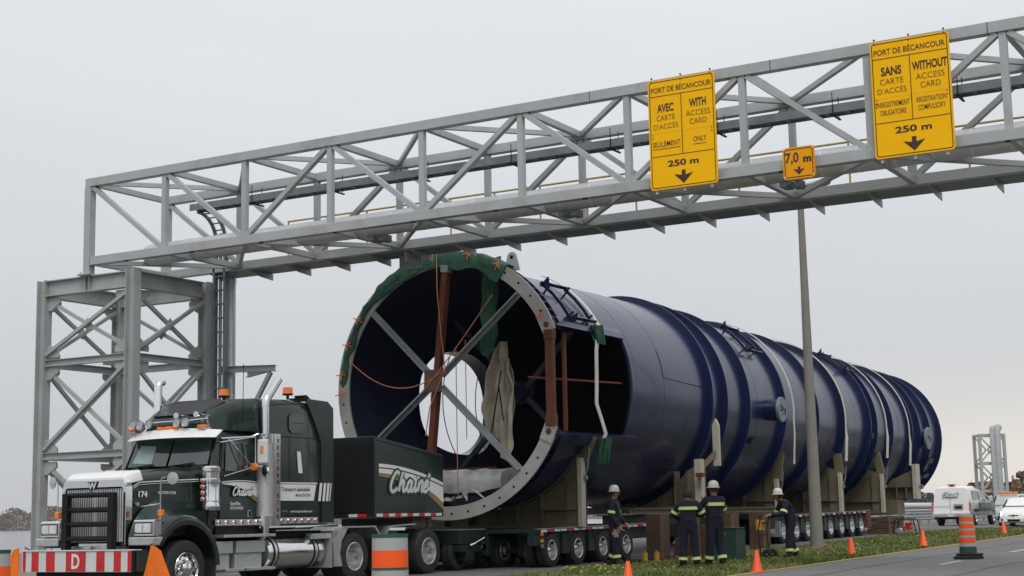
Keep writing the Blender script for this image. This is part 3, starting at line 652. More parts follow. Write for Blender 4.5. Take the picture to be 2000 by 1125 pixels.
def annulus(b, a, r0, r1, t, th0=0, th1=360, n=120, mi=0):
    full = th1-th0 >= 360; nn = n if full else n+1; vs = []
    for k in range(nn):
        th = th0+(th1-th0)*k/n
        vs += [P3(a, th, r0), P3(a, th, r1), P3(a, th, r1, t), P3(a, th, r0, t)]
    fs = [(k*4+q, k*4+(q+1) % 4, ((k+1) % nn)*4+(q+1) % 4, ((k+1) % nn)*4+q) for k in range(n) for q in range(4)]
    if not full: fs += [(0, 1, 2, 3), (n*4+3, n*4+2, n*4+1, n*4)]
    b.add(vs, fs, mi); return b
for a in (41.31, 42.5, 44.43, 47.8, 51.27, 54.42, 57.75, 58.62, 60.93, 63.99, 65.3, 67.05, 69.06):
    annulus(B(), a, RS(a)-.002, tp(a)[2], .035).build('stiffener_ring', m_blue, ves)
annulus(B(), 32.0, 2.97, 3.30, .055, 25, 335, 150).build('front_flange', m_flange, ves)
annulus(B(), 32.47, 3.063, 3.25, .03, 25, 335).build('stiffener_ring', m_blue, ves)
b = B()
for k in range(74):
    th = 27+k*4.15
    if th > 333: break
    u = P3(32, th, 1)-P3(32, th, 0)
    b.bar(P3(32.06, th, 3.155), P3(32.46, th, 3.155), .014, .19, u)
b.split('gusset', m_blue, ves)
b = B()
for k in range(36):
    th = 31+k*8.6
    if th > 331: break
    b.cyl(P3(31.995, th, 3.15), P3(32.02, th, 3.15), .032, n=10)
b.split('hole_shade_disc', m_dark, ves)  # raised dark discs, their colour stands in for shade inside bolt holes
for sg in (1, -1):       # frame of the rectangular side opening
    th = 24.6*sg; u = P3(32, th, 1)-P3(32, th, 0)
    ae = 36.25 if sg > 0 else 36.9; w_ = 5.6 if sg > 0 else 5.2
    B().loft([[P3(a, sg*24.0, 3.0), P3(a, sg*24.0, 3.20 if a < 36 else 3.13), P3(a, sg*(24+w_*.5), 3.21 if a < 36 else 3.13), P3(a, sg*(24+w_), 3.2 if a < 36 else 3.11), P3(a, sg*(24+w_+.6), 3.0)] for a in (32.06, ae)]).build('opening_frame', m_blue, ves, smooth=False, bevel=.005)
annulus(B(), 36.15, 3.0, 3.10, .05, -24, 24, 24).build('opening_edge', m_blue, ves)
b = B()
for th in (24.3, -24.3):
    b.obox(P3(31.97, th, 3.14), (.34, .05, .42), Matrix.Rotation(-R(th), 3, 'Y'))
    b.cyl(P3(31.92, th*.98, 3.14), P3(31.96, th*.98, 3.14), .07, n=14, mi=1)
b.split('pin_plate', [m_flange, m_rust], ves)
p0, p1 = P3(31.97, 21.2, 3.16), P3(31.97, -21.2, 3.16)
B().bar(p0, p1, .2, .16, (0, 1, 0)).bar(p0, p0+(p1-p0)*.1, .24, .2, (0, 1, 0)).bar(p1, p1+(p0-p1)*.12, .24, .2, (0, 1, 0)).build('red_strut', m_rust, ves, smooth=False, bevel=.01)
B().cyl((-17.80, 33.2, 3.45), (-17.80, 33.2, 5.85), .06, n=10).build('inner_post', m_rust, ves)
B().cyl((-18.3, 32.3, 4.72), (-17.72, 36.14, 4.78), .03, n=8).build('inner_rail', m_rust, ves)
hub = Vector((-20.76, 31.95, 4.75))
for th, rr_ in ((138.4, 2.97), (45, 2.97), (-147.4, 2.97), (-46.5, 2.97)):
    e = P3(32.0, th, rr_)+Vector((0, -.02, 0)); d = (e-hub).normalized()
    B().bar(hub+d*.22, e, .045, .2, (0, 1, 0)).bar(hub+d*.22+Vector((0, .06, 0)), e+Vector((0, .06, 0)), .17, .05, (0, 1, 0)).build('brace_arm', m_arm, ves, smooth=False, bevel=.004)
B().obox(hub+Vector((0, -.09, 0)), (.52, .03, .56), Matrix.Rotation(R(3), 3, 'Y')).build('hub_plate', m_hub, ves, smooth=False, bevel=.004)
q0, q1 = Vector((-20.42, 32.02, 7.62)), Vector((-21.07, 32.02, 1.75))
B().bar(q0, q1, .16, .2, (0, 1, 0)).build('red_post', m_rust, ves, smooth=False, bevel=.008)
B().bar(q0, q0-(q0-q1)*.03, .2, .24, (0, 1, 0)).build('post_shoe', m_arm, ves, smooth=False)
h2 = Vector((-20.47, 35.8, 4.68))
for th in (135, 45, 225, 315):
    e = P3(35.8, th, 3.0); B().bar(h2, e, .13, .13, (0, 1, 0)).build('inner_brace', m_brace, ves, smooth=False)
B().obox(h2, (.6, .12, .6)).cyl(h2+Vector((0, -.3, 0)), h2+Vector((0, .1, 0)), .2, n=14).build('inner_hub', m_inner, ves, smooth=False)
for th, mm_ in ((58.2, m_steel), (115.2, m_steel)):     # lifting lugs
    u = (P3(32, th, 1)-P3(32, th, 0)); c = P3(32.35, th, 3.3); b = B(); v = u.cross(Vector((0, 1, 0)))
    pol = [(-.22, -.08), (.22, -.08), (.13, .26)]+[(.13*math.cos(R(t)), .26+.13*math.sin(R(t))) for t in range(20, 170, 25)]+[(-.13, .26)]
    up_ = Vector((0, 0, 1)); side = Vector((1, 0, 0))
    b.prism(pol, lambda p_, q_, t: c+side*p_+up_*q_+Vector((0, t, 0)), -.025, .025); b.cyl(c+up_*.26+Vector((0, -.03, 0)), c+up_*.26+Vector((0, .03, 0)), .05, n=10, mi=1)
    b.build('lifting_lug', [m_steel, m_dark], ves, smooth=False)
def neck(a, th, r, out, nm='manhole'):
    u = P3(a, th, 1)-P3(a, th, 0); c = P3(a, th, RS(a)-.06)
    f = B().cyl(c, c+u*(out-.05), r*.86, n=28).build(nm+'_neck', m_blue, ves)
    f = B().lathe([(r*.8, 0), (r, 0), (r, .07), (r*.97, .09), (0, .09)], c+u*(out-.05), u, 32).build(nm+'_cover', m_cover, ves)
    b = B(); s = Vector((0, 1, 0)); v = u.cross(s)
    for k in (-1, 1): o_ = c+u*(out+.05)+s*k*r*.35-v*k*r*.1; b.path([o_-s*.09-v*.07, o_+s*.09-v*.07, o_+s*.09+v*.07, o_-s*.09+v*.07], .014, 5)
    b.build('cover_handle', m_dark, ves)
neck(46.6, -1.5, .40, .5); neck(65.9, -3.5, .47, .42)
b = B()
for a in (36.55, 38.3, 45.6, 49.5, 53, 56.3): annulus(b, a, RS(a)-.02, RS(a)+.0035, .014, n=100)
b.split('weld_seam', m_blue, ves)
b = B()
for a0, th0, th1 in ((38.3, 5, 22),): b.path([P3(a0, th1, RS(a0)+.004)]+[P3(a0, t, RS(a0)+.004) for t in range(21, 5, -2)]+[P3(a0+2.9, 4.5, RS(a0)+.004)], .008, 4)
b.build('patch_seam', m_dark, ves)
# bracket frames on the crown
def bracket(a, th, s=1):
    b = B(); r = RS(a)
    for d in (0, 1.15): 
        pts = [P3(a+d, th+t, r+.16) for t in (-14, -7, 0, 7)]
        for i in range(3): b.bar(pts[i], pts[i+1], .03, .08, P3(a, th, 1)-P3(a, th, 0))
    for t in (-14, 7):
        b.bar(P3(a-.15, th+t, r+.2), P3(a+1.35, th+t, r+.2), .03, .09, P3(a, th, 1)-P3(a, th, 0))
        b.prism([(0, 0), (.5, 0), (.1, .3)], lambda p_, q_, w_: P3(a-.1, th+t, r+.1+q_)+Vector((0, p_, 0))+Vector((w_, 0, 0)), -.02, .02)
    for d in (.1, 1.1):
        for t in (-12, 5): b.bar(P3(a+d, th+t, r-.03), P3(a+d, th+t, r+.3), .04, .04)
    b.build('crown_bracket', m_blue, ves, smooth=False)
bracket(33.3, 43); bracket(45.9, 49); bracket(57.3, 58)
# small clips and plates low on the side
for a, th in ((45.2, -22), (58.2, -8), (58.4, -22), (68, -36), (67.6, -22)):
    B().bar(P3(a, th, RS(a)+.1), P3(a+.8, th+1, RS(a)+.1), .22, .02, P3(a, th, 1)-P3(a, th, 0)).build('side_clip', m_blue, ves, smooth=False)

# ---------------- covers, ropes, straps ----------------
def drape(name, label, cat, top, bot, m, n=14, rows=12, amp=.06, thick=.012, seed=1, group=None):
    # vertical hanging cloth between polylines top and bot
    g = random.Random(seed); ph = [g.uniform(0, 6.28) for _ in range(4)]; F = lambda u, v: Vector((math.sin(u*9+ph[0]+v*1.5)*.4, math.sin(u*14+ph[1]+2*v)*1.0+math.sin(u*27+ph[2]), 0))*amp*(.4+.6*v)*.7
    lerp = lambda P, u: (lambda f: P[min(int(f), len(P)-2)].lerp(P[min(int(f), len(P)-2)+1], f-min(int(f), len(P)-2)))(u*(len(P)-1))
    T = [Vector(p) for p in top]; Bt = [Vector(p) for p in bot]
    fr = [[lerp(T, i/n).lerp(lerp(Bt, i/n), j/rows)+F(i/n, j/rows) for i in range(n+1)] for j in range(rows+1)]
    vs = [p for r_ in fr for p in r_]+[p+Vector((0, thick, 0)) for r_ in fr for p in r_]; k = n+1; o = (rows+1)*k; fs = []
    for j in range(rows):
        for i in range(n): fs += [(j*k+i, j*k+i+1, (j+1)*k+i+1, (j+1)*k+i), (o+j*k+i, o+(j+1)*k+i, o+(j+1)*k+i+1, o+j*k+i+1)]
    ed = [i for i in range(k)]+[j*k+n for j in range(1, rows+1)]+[rows*k+i for i in range(n-1, -1, -1)]+[j*k for j in range(rows-1, 0, -1)]
    fs += [(ed[q], ed[(q+1) % len(ed)], o+ed[(q+1) % len(ed)], o+ed[q]) for q in range(len(ed))]
    b = B(); b.add(vs, fs); o_ = b.build(name, m, None, ang=60); return tag(o_, label, cat, group)
def hang(name, label, cat, prof, m, seed=1, n=16, amp=.07):
    # cloth hanging free: prof = rows of (z, left x, right x, y)
    g = random.Random(seed); ph = [g.uniform(0, 6.28) for _ in range(5)]; rows = 26; z0, z1 = prof[0][0], prof[-1][0]; vs = []
    for j in range(rows+1):
        z = z0+(z1-z0)*j/rows; k = 0
        while k < len(prof)-2 and z < prof[k+1][0]: k += 1
        (za, la, ra, ya), (zb, lb, rb_, yb) = prof[k], prof[k+1]; t = (z-za)/(zb-za); t = t*t*(3-2*t)
        l_, r_, y_ = la+(lb-la)*t, ra+(rb_-ra)*t, ya+(yb-ya)*t; v = j/rows
        l_ += .025*math.sin(z*9+ph[3]); r_ += .03*math.sin(z*7+ph[4])
        for i in range(n+1):
            u = i/n; f = amp*(math.sin(u*10+ph[0]+1.6*v+.6*math.sin(4*v))+.6*math.sin(u*19+ph[1]-2.2*v)+.35*math.sin(z*6+u*7+ph[2])); vs.append(Vector((l_+(r_-l_)*u, y_+f, z+.05*math.sin(u*6+ph[2])*(v > .9))))
    k = n+1; o = len(vs); vs += [p+Vector((0, .012, 0)) for p in vs]; fs = []
    for j in range(rows):
        for i in range(n): fs += [(j*k+i, j*k+i+1, (j+1)*k+i+1, (j+1)*k+i), (o+j*k+i, o+(j+1)*k+i, o+(j+1)*k+i+1, o+j*k+i+1)]
    ed = list(range(k))+[j*k+n for j in range(1, rows+1)]+[rows*k+i for i in range(n-1, -1, -1)]+[j*k for j in range(rows-1, 0, -1)]
    fs += [(ed[q], ed[(q+1) % len(ed)], o+ed[(q+1) % len(ed)], o+ed[q]) for q in range(len(ed))]
    b = B(); b.add(vs, fs); return tag(b.build(name, m, None, ang=80), label, cat)
# green tarp wrapped over the crown of the flange
g = random.Random(4); b = B(); S = []
th = 57.5
while th < 177:
    e_ = .035*math.sin(th*.16+1)+.02*math.sin(th*.41); f_ = .022*math.sin(th*.8)+.012*math.sin(th*1.9)
    r0 = (2.95 if th < 105 else 2.95+min(.08, (th-105)*.004))-e_*1.2-.16*math.exp(-((th-60)/6)**2)-.05*math.exp(-((th-84)/4)**2); r0 += .09*math.exp(-((th-139)/3.0)**2)+.08*math.exp(-((th-163)/2.5)**2)+g.uniform(-.008, .008)
    r1 = 3.335+.012*math.sin(th*.9)-(.10*min(1, max(0, (th-128)/6))); w = .40+.05*math.sin(th*.35)
    pr = [(r0, 31.93+f_), (r0+.12, 31.945-abs(f_)), (3.1, 31.95+f_*.6-.02), (r1-.04, 31.95-.02+f_*.4), (r1, 31.975), (r1+.02, 32.12), (r1+.005, 32.0+w), (r1-.02, 32.0+w), (r1-.015, 32.12), (r1-.03, 31.988), (3.1, 31.982), (r0, 31.975)]
    S.append([P3(32, th, r_)+Vector((0, y_-32, 0)) for r_, y_ in pr]); th += 1.2
b.loft(S); tag(b.build('green_tarp', m_green, None, ang=70), 'crumpled dark green tarp tied over the top rim of the blue vessel', 'tarp')
ties = [(61, 3.3), (77, 3.33), (97, 3.33), (145, 3.2), (158, 3.2), (172, 3.2), (181, 3.2), (29, 3.18)]
for k, (th, r_) in enumerate(ties):
    b = B(); c = P3(31.88, th, r_-.03); u = P3(32, th, 1)-P3(32, th, 0); v = u.cross(Vector((0, 1, 0)))
    b.path([c-u*.16-v*.02, c, c+u*.14+v*.03], .014, 5); b.path([c, c+v*.12-u*.05], .016, 5); b.path([c, c-v*.10-u*.08], .016, 5); b.obox(c, (.06, .03, .06))
    loc_ = ('at the right end of the green tarp', 'right of the rim crown', 'on the crown of the rim', 'high on the left of the rim', 'on the upper left of the rim', 'on the left of the rim near the slack rope', 'lowest one on the left of the rim', 'on the bare upper right of the rim')[k]
    tag(b.build('tape_tie', m_ora), 'short orange tie knotted '+loc_, 'tie', 'orange ties around the rim')
hang('hanging_tarp', 'green tarp end hanging down inside the right of the vessel mouth', 'tarp', [(7.75, -19.5, -19.0, 32.3), (7.3, -19.62, -19.12, 32.35), (6.9, -19.66, -19.2, 32.4), (6.0, -19.74, -19.28, 32.45), (5.38, -19.78, -19.36, 32.5)], m_green, 3, 14, .05)
hang('dirty_sheet', 'dirty cream sheet hanging inside the vessel below the green tarp end', 'sheet', [(5.75, -19.62, -19.47, 33.2), (5.45, -19.72, -19.40, 33.2), (4.9, -19.98, -19.28, 33.2), (4.2, -20.14, -19.28, 33.25), (3.6, -20.14, -19.42, 33.3), (3.28, -19.98, -19.52, 33.3)], m_cloth, 5, 24, .10)
hang('dirty_sheet', 'narrow stained strip of cream sheet hanging low at the right inside the vessel', 'sheet', [(5.3, -19.40, -19.30, 33.1), (4.4, -19.42, -19.18, 33.1), (3.7, -19.60, -19.26, 33.12), (3.2, -19.68, -19.22, 33.15), (2.8, -19.60, -19.38, 33.15)], m_cloth, 8, 10)
for p_, q_, lb in (((-19.42, 32.9, 5.0), (-19.75, 32.9, 3.4), 'longer dark rod leaning in front of the cream sheet'), ((-19.5, 32.9, 4.6), (-19.38, 32.9, 3.75), 'shorter dark rod in front of the cream sheet')):
    tag(B().path([p_, q_], .018, 5).build('steel_rod', m_dark), lb, 'rod', 'rods by the cream sheet')
# plastic wrapped goods in the bottom
b = B(); g = random.Random(9); S = []
for i in range(15):
    x = -21.75+i*.185; j = g.uniform(-.03, .03); dz = .04*math.sin(i*1.7)
    S.append([Vector((x, 32.35+j, 2.00+.2*max(0, (abs(x+20.46)-.7))+dz*.3)), Vector((x+.03, 32.30-j, 2.3)), Vector((x-.02, 32.42+j, 2.52+dz)), Vector((x, 32.9, 2.56-dz)), Vector((x, 33.6, 2.52)), Vector((x, 33.6, 1.95))])
b.loft(S); tag(b.build('wrapped_bundle', m_plast, None, ang=60), 'bundle wrapped in torn white plastic in the bottom of the vessel mouth', 'bundle')
b = B(); g = random.Random(12)
for k in range(9):
    x = -21.6+k*.22; q = [Vector((x+g.uniform(-.1, .3), 32.12+g.uniform(0, .2), 1.72+g.uniform(0, .25)+.1*abs(k-4)/4)) for _ in range(4)]; b.add(q+[p+Vector((0, .02, .02)) for p in q], [(0, 1, 2), (0, 2, 3), (4, 5, 6), (4, 6, 7), (0, 1, 5, 4), (1, 2, 6, 5), (2, 3, 7, 6), (3, 0, 4, 7)])
tag(b.build('plastic_scraps', m_plast, None, smooth=False), 'loose grey plastic scraps below the wrapped bundle', 'plastic scraps')
tag(B().box(-21.9, -20.1, 33.7, 33.8, 2.3, 2.66).build('red_board', m_rust, None, smooth=False), 'rusty red board standing behind the wrapped bundle', 'board')
# ropes
def rope(pts, label, r=.014, m=m_rope, g_='orange ropes in the vessel mouth'):
    return tag(B().path(pts, r, 5).build('rope', m), label, 'rope', g_)
rope([(-20.62, 31.86, 7.95), (-20.60, 31.84, 7.0), (-20.5, 31.84, 5.9), (-20.38, 31.84, 4.9)], 'orange rope running from the rim crown down to the right corner of the hub plate')
def sag(p, q, s, n=14): return [Vector(p).lerp(Vector(q), i/n)-Vector((0, 0, s*4*(i/n)*(1-i/n))) for i in range(n+1)]
rope(sag((-23.35, 31.9, 5.45), (-20.5, 31.83, 4.95), .55), 'slack orange rope sagging from the left of the rim to the hub plate')
rope(sag((-21.0, 31.83, 4.55), (-19.05, 31.9, 6.75), .06), 'orange rope rising from the hub plate towards the upper right of the rim')
rope([(-20.40, 31.83, 5.0), (-20.85, 31.83, 4.1), (-21.0, 31.85, 3.4)], 'short orange rope hanging below the hub plate along the red post')
for x, z0_, z1_, nm in ((-20.3, 5.6, 1.9, 'thin brown line hanging straight down right of the hub plate'), (-21.05, 4.5, 2.9, 'thin brown line hanging straight down left of the hub plate'), (-20.02, 5.75, 3.3, 'thin brown line hanging farthest right across the round side opening')):
    rope([(x, 32.2, z0_), (x+.0, 32.2, z1_)], nm, .011)
# lashing straps over the vessel
def strap(a, th0, th1, tail, label, w=.15):
    pts = []; nr = []; sd = []
    th = th0
    while th > th1: u = P3(a, th, 1)-P3(a, th, 0); pts.append(P3(a, th, RS(a)+.21*(1 if a > 40 else .55))); nr.append(u); sd.append(Vector((0, 1, 0))); th -= 3
    for p in tail: pts.append(Vector(p)); nr.append(Vector((1, 0, 0))); sd.append(Vector((0, 1, 0)))
    k_ = len(tail); w = [w if a < 40 else .085]*(len(pts)-k_)+[w]*k_
    return tag(B().ribbon(pts, nr, w, .025, sd).build('lashing_strap', m_strap, None, ang=50), label, 'strap', 'white lashing straps over the vessel')
T = tp(34.9)
strap(34.9, 68, 27, [(-17.58, 34.6, 5.85), (-17.54, 34.42, 5.5), (-17.54, 34.4, 4.9), (-17.54, 34.35, 4.15), (-17.46, 34.45, 3.75), (-17.38, 34.5, 3.4), (-17.42, 34.3, 3.1)], 'thick white strap hanging across the rectangular opening of the vessel', .15)
for a, th1, L_, nm in ((48.45, -8, 1.3, 'thin white strap just left of the lamp pole beside the manhole'), (54.3, -6, 1.15, 'wide stained strap right of the lamp pole'), (59.8, -2, 1.1, 'orange stained strap, second from the far end'), (63.3, -4, 1.2, 'pale strap nearest the far end of the vessel')):
    e = P3(a, th1, RS(a)+.24)
    strap(a, 100, th1, [e+Vector((-.0, 0, -.3)), e+Vector((-.05, -.05, -L_))], nm, .10 if a < 50 else .24)
drape('green_rag', 'green rag knotted on the white strap above the opening', 'rag', [(-17.75, 34.4, 6.15), (-17.35, 34.5, 6.12)], [(-17.62, 34.5, 5.7), (-17.30, 34.5, 5.62)], m_green, 6, 6, .05, seed=21)
drape('green_rag', 'green rag hanging below the strap beside the first cradle post', 'rag', [(-17.35, 34.1, 3.25), (-17.05, 34.15, 3.3)], [(-17.5, 34.1, 2.62), (-17.12, 34.15, 2.66)], m_green, 8, 8, .06, seed=22)

# ---------------- cradles ----------------
def cradle(a, zb, hw, ztop, arm, label, light=True, pointed=False, low=1.15):
    xc, zc, _ = tp(a); r = RS(a)+.03; c = thing('cradle', label, 'cradle', (xc, a, zb), group='cream steel cradles under the vessel')
    t1 = math.degrees(math.acos(min(.99, (hw-.02)/r))) if hw < r else 35
    A = [(xc+r*math.cos(R(t)), zc+r*math.sin(R(t))) for t in [-(180-35)+k*(110)/40 for k in range(41)]]
    A = [(x, z) for x, z in A if abs(x-xc) <= hw-.05]
    pol = [(xc-hw, zb+.02)]+[(xc-hw, ztop)]+A+[(xc+hw, ztop), (xc+hw, zb+.02)]
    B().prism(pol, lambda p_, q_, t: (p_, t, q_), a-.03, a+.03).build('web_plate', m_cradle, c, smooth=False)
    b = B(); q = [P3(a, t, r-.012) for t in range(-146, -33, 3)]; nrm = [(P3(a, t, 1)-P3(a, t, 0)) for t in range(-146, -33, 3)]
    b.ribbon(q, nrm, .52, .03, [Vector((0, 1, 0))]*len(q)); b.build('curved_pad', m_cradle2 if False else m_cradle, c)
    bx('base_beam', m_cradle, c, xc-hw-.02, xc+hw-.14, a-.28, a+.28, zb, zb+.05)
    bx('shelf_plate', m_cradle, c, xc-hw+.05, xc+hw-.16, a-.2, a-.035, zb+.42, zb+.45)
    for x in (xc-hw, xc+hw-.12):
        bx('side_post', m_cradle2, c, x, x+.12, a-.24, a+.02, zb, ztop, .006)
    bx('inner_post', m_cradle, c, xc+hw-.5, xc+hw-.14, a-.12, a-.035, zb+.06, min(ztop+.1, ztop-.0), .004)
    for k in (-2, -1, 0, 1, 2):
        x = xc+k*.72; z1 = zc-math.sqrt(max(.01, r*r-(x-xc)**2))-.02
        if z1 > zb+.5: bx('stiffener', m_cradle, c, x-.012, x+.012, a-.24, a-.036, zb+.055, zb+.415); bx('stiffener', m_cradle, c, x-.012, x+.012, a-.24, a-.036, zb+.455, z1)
        elif z1 > zb+.12: bx('stiffener', m_cradle, c, x-.012, x+.012, a-.24, a-.036, zb+.055, min(z1, zb+.41))
    if arm:
        e = P3(a, arm, r+.02); s = Vector((xc+hw-.05, a, ztop+.0))
        B().bar(s+Vector((-.05, 0, -.05)), e, .3, .12, (0, 1, 0)).build('arm', m_cradle, c, smooth=False, bevel=.006)
    b = B(); x = xc+hw+.02; b.path([(x, a-.1, ztop-.5), (x+.1, a-.1, ztop-.2), (x+.16, a-.12, ztop+.25)], .022, 6); b.cyl((x, a-.12, ztop-.5), (x, a-.04, ztop-.5), .07, n=10); b.build('turnbuckle', m_galv, c)
    return c
cradle(34.3, 1.12, 2.61, 2.81, -25, 'cream cradle nearest the truck, right behind the vessel mouth')
cradle(48.3, 1.33, 2.64, 2.46, -27, 'cream cradle just left of the lamp pole above the stooping worker')
cradle(54.4, 1.33, 2.9, 2.75, -24, 'cream cradle just right of the lamp pole')
cradle(59.3, 1.30, 3.05, 2.78, -20, 'cream cradle second from the far end of the vessel')
c2 = thing('cradle', 'tall cream cradle with a pointed post behind the two workers standing together', 'cradle', (-20.5, 41, 1.42), group='cream steel cradles under the vessel')
xc, zc, _ = tp(41); r = 3.24
A = [(xc+r*math.cos(R(t)), zc+r*math.sin(R(t))) for t in range(-140, -38, 3)]
B().prism([(xc-2.6, 1.44), (xc-2.6, 2.6)]+A+[(xc+3.0, 2.9), (xc+3.0, 1.6), (xc+2.5, 1.44)], lambda p_, q_, t: (p_, t, q_), 40.95, 41.0).build('web_plate', m_cradle, c2, smooth=False)
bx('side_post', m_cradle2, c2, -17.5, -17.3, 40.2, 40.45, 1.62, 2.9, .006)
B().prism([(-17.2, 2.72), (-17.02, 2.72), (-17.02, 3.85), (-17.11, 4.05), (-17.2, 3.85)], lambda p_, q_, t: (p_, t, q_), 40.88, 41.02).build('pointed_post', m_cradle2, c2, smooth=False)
B().bar((-17.42, 40.4, 2.6), (-17.12, 40.92, 3.1), .08, .14).build('arm', m_cradle, c2, smooth=False)
bx('base_beam', m_cradle, c2, -23.1, -17.2, 40.7, 41.3, 1.42, 1.62); B().obox((-17.25, 40.05, 2.45), (.2, .25, .12)).build('rusty_block', m_rust, c2, smooth=False)
for k in range(-2, 3): bx('stiffener', m_cradle, c2, xc+k*.8-.012, xc+k*.8+.012, 40.75, 40.948, 1.63, max(1.66, zc-math.sqrt(r*r-(k*.8)**2)-.03))
for x in (-18.3, -17.9): bx('stiffener', m_cradle, c2, x-.02, x+.02, 40.6, 40.948, 1.63, 2.6)
c6 = thing('cradle', 'short cream cradle at the far end of the vessel on timber blocks', 'cradle', (-20.7, 63, 1.15), group='cream steel cradles under the vessel')
bx('side_post', m_cradle2, c6, -17.72, -17.55, 62.7, 63.25, 1.82, 3.22, .006)
xc, zc, _ = tp(63); A = [(xc+3.05*math.cos(R(t)), zc+3.05*math.sin(R(t))) for t in range(-140, -38, 4)]
B().prism([(xc-2.6, 1.84), (xc-2.6, 2.4)]+A+[(-17.74, 3.0), (-17.74, 1.84)], lambda p_, q_, t: (p_, t, q_), 62.95, 63.0).build('web_plate', m_cradle, c6, smooth=False)
for x in (-18.9, -18.4, -18.0): bx('stiffener', m_cradle, c6, x-.02, x+.02, 62.7, 62.948, 1.84, 2.5)
bx('base_beam', m_cradle, c6, -23.3, -18.3, 62.4, 63.4, 1.2, 1.82); bx('shelf_plate', m_cradle, c6, -23, -17.8, 62.7, 62.94, 2.3, 2.33)
B().lathe([(.03, -.02), (.1, -.02), (.1, .02), (.03, .02), (.03, -.02)], (-17.45, 63.0, 2.3), (0, 1, 0), 14).build('shackle', m_galv, c6)

# ---------------- heavy trailers ----------------
def zt(a): return gz(-20, a)+.93
def tyre(b, c, ax, r, w, mi=0, n=28):
    h = w/2
    b.lathe([(r*.58, -h*.8), (r*.62, -h), (r*.86, -h*1.0), (r*.965, -h*.86), (r, -h*.62), (r*.985, -h*.56), (r, -h*.5), (r, -h*.1), (r*.985, 0), (r, h*.1), (r, h*.5), (r*.985, h*.56), (r, h*.62), (r*.965, h*.86), (r*.86, h), (r*.62, h), (r*.58, h*.8)], c, ax, n, mi)
def wheel(parent, c, r, w, sg=1, name='wheel', style='dish', rim_m=None):
    c = Vector(c); ax = Vector((sg, 0, 0)); rim_m = rim_m or m_alu
    b = B(); tyre(b, c, ax, r, w); wh = b.build(name, m_blk, parent, ang=25)
    h = w/2; b = B()
    if style == 'dish': b.lathe([(r*.60, h*.95), (r*.57, h*1.0), (r*.53, h*.9), (r*.50, h*.1), (r*.46, -h*.25), (r*.26, -h*.25), (r*.24, h*.1), (r*.16, h*.45), (r*.1, h*.6), (0, h*.62)], c, ax, n=28)
    else: b.lathe([(r*.60, h*.95), (r*.575, h*1.05), (r*.54, h*.9), (r*.5, h*.35), (r*.44, h*.62), (r*.34, h*.72), (r*.27, h*.75), (r*.25, h*1.15), (r*.17, h*1.35), (0, h*1.42)], c, ax, n=28)
    b.build('rim', rim_m, wh, ang=30)
    if style != 'small':
        b = B()
        for k in range(10):
            a = 2*math.pi*k/10; q = c+Vector((0, math.cos(a), math.sin(a)))*r*(.36 if style == 'dish' else .315); z0 = -h*.25 if style == 'dish' else h*.68
            b.cyl(q+ax*z0, q+ax*(z0+.05), .02, n=6)
        if style == 'front':
            for k in range(10):
                a = 2*math.pi*(k+.5)/10; q = c+Vector((0, math.cos(a), math.sin(a)))*r*.44; b.cyl(q+ax*h*.6, q+ax*(h*.66), .026, n=8, mi=1)
        b.build('lug_nuts', [m_chrome, m_dark], wh, smooth=False)
    return wh
def trailer(a0, a1, axles, label, refl):
    t = thing('heavy_trailer', label, 'trailer', (-20.46, (a0+a1)/2, zt((a0+a1)/2)-.9), group='low heavy haul trailers')
    x0, x1 = -22.92, -18.02
    def slab(nm, xa, xb, za, zb, m, aa=a0, ab=a1):
        B().loft([[Vector((x, a, zt(a)+z)) for x, z in ((xa, za), (xb, za), (xb, zb), (xa, zb))] for a in (aa, ab)]).build(nm, m, t, smooth=False, bevel=.006)
    slab('deck', x0, x1, -.10, -.01, m_trail); slab('deck_edge', x1-.1, x1+.02, -.03, 0, m_galv)
    slab('side_beam', x1-.3, x1-.08, -.40, -.102, m_trail); slab('side_beam', x0+.08, x0+.3, -.40, -.102, m_trail); slab('spine', -21.6, -19.4, -.62, -.102, m_trail)
    for a in axles:
        z = gz(-18, a)
        for xx, sg, st in ((x1-.16, 1, 'dish'), (x1-.52, -1, 'small'), (-19.5, 1, 'small'), (-22.75, -1, 'dish')):
            wheel(t, (xx, a, z+.405), .405, .26, sg, style=st)
        b = B(); b.box(-18.95, -18.7, a-.1, a+.1, z+.25, zt(a)-.11); b.cyl((-22.7, a, z+.4), (-18.2, a, z+.4), .06, n=8); b.build('suspension_leg', m_trail, t, smooth=False)
    for i in range(len(axles)-1):
        a = (axles[i]+axles[i+1])/2
        b = B(); b.box(x1-.12, x1-.02, a-.17, a+.17, zt(a)-.62, zt(a)-.102); b.build('fender_bracket', m_trail, t, smooth=False)
        b = B(); b.path([(x1+.03, a-.06, zt(a)-.08), (x1+.06, a-.05, zt(a)-.3), (x1+.05, a+.05, zt(a)-.33), (x1+.03, a+.06, zt(a)-.08)], .014, 5); b.cyl((x1+.0, a, zt(a)-.12), (x1+.06, a, zt(a)-.12), .03, n=8); b.build('hose_loop', m_dark, t)
    for a, c in refl:
        B().box(x1+.021, x1+.028, a-.14, a+.14, zt(a)-.085, zt(a)-.035).build('reflector', m_red if c == 'r' else m_retro, t, smooth=False)
    return t
ax1 = (32.85, 34.2, 35.55, 36.9)
t1 = trailer(32.1, 38.55, ax1, 'front heavy trailer of dark green steel behind the truck, carrying the vessel mouth', [(32.35+.33*k, 'r' if k % 3 == 1 else 'w') for k in range(19)])
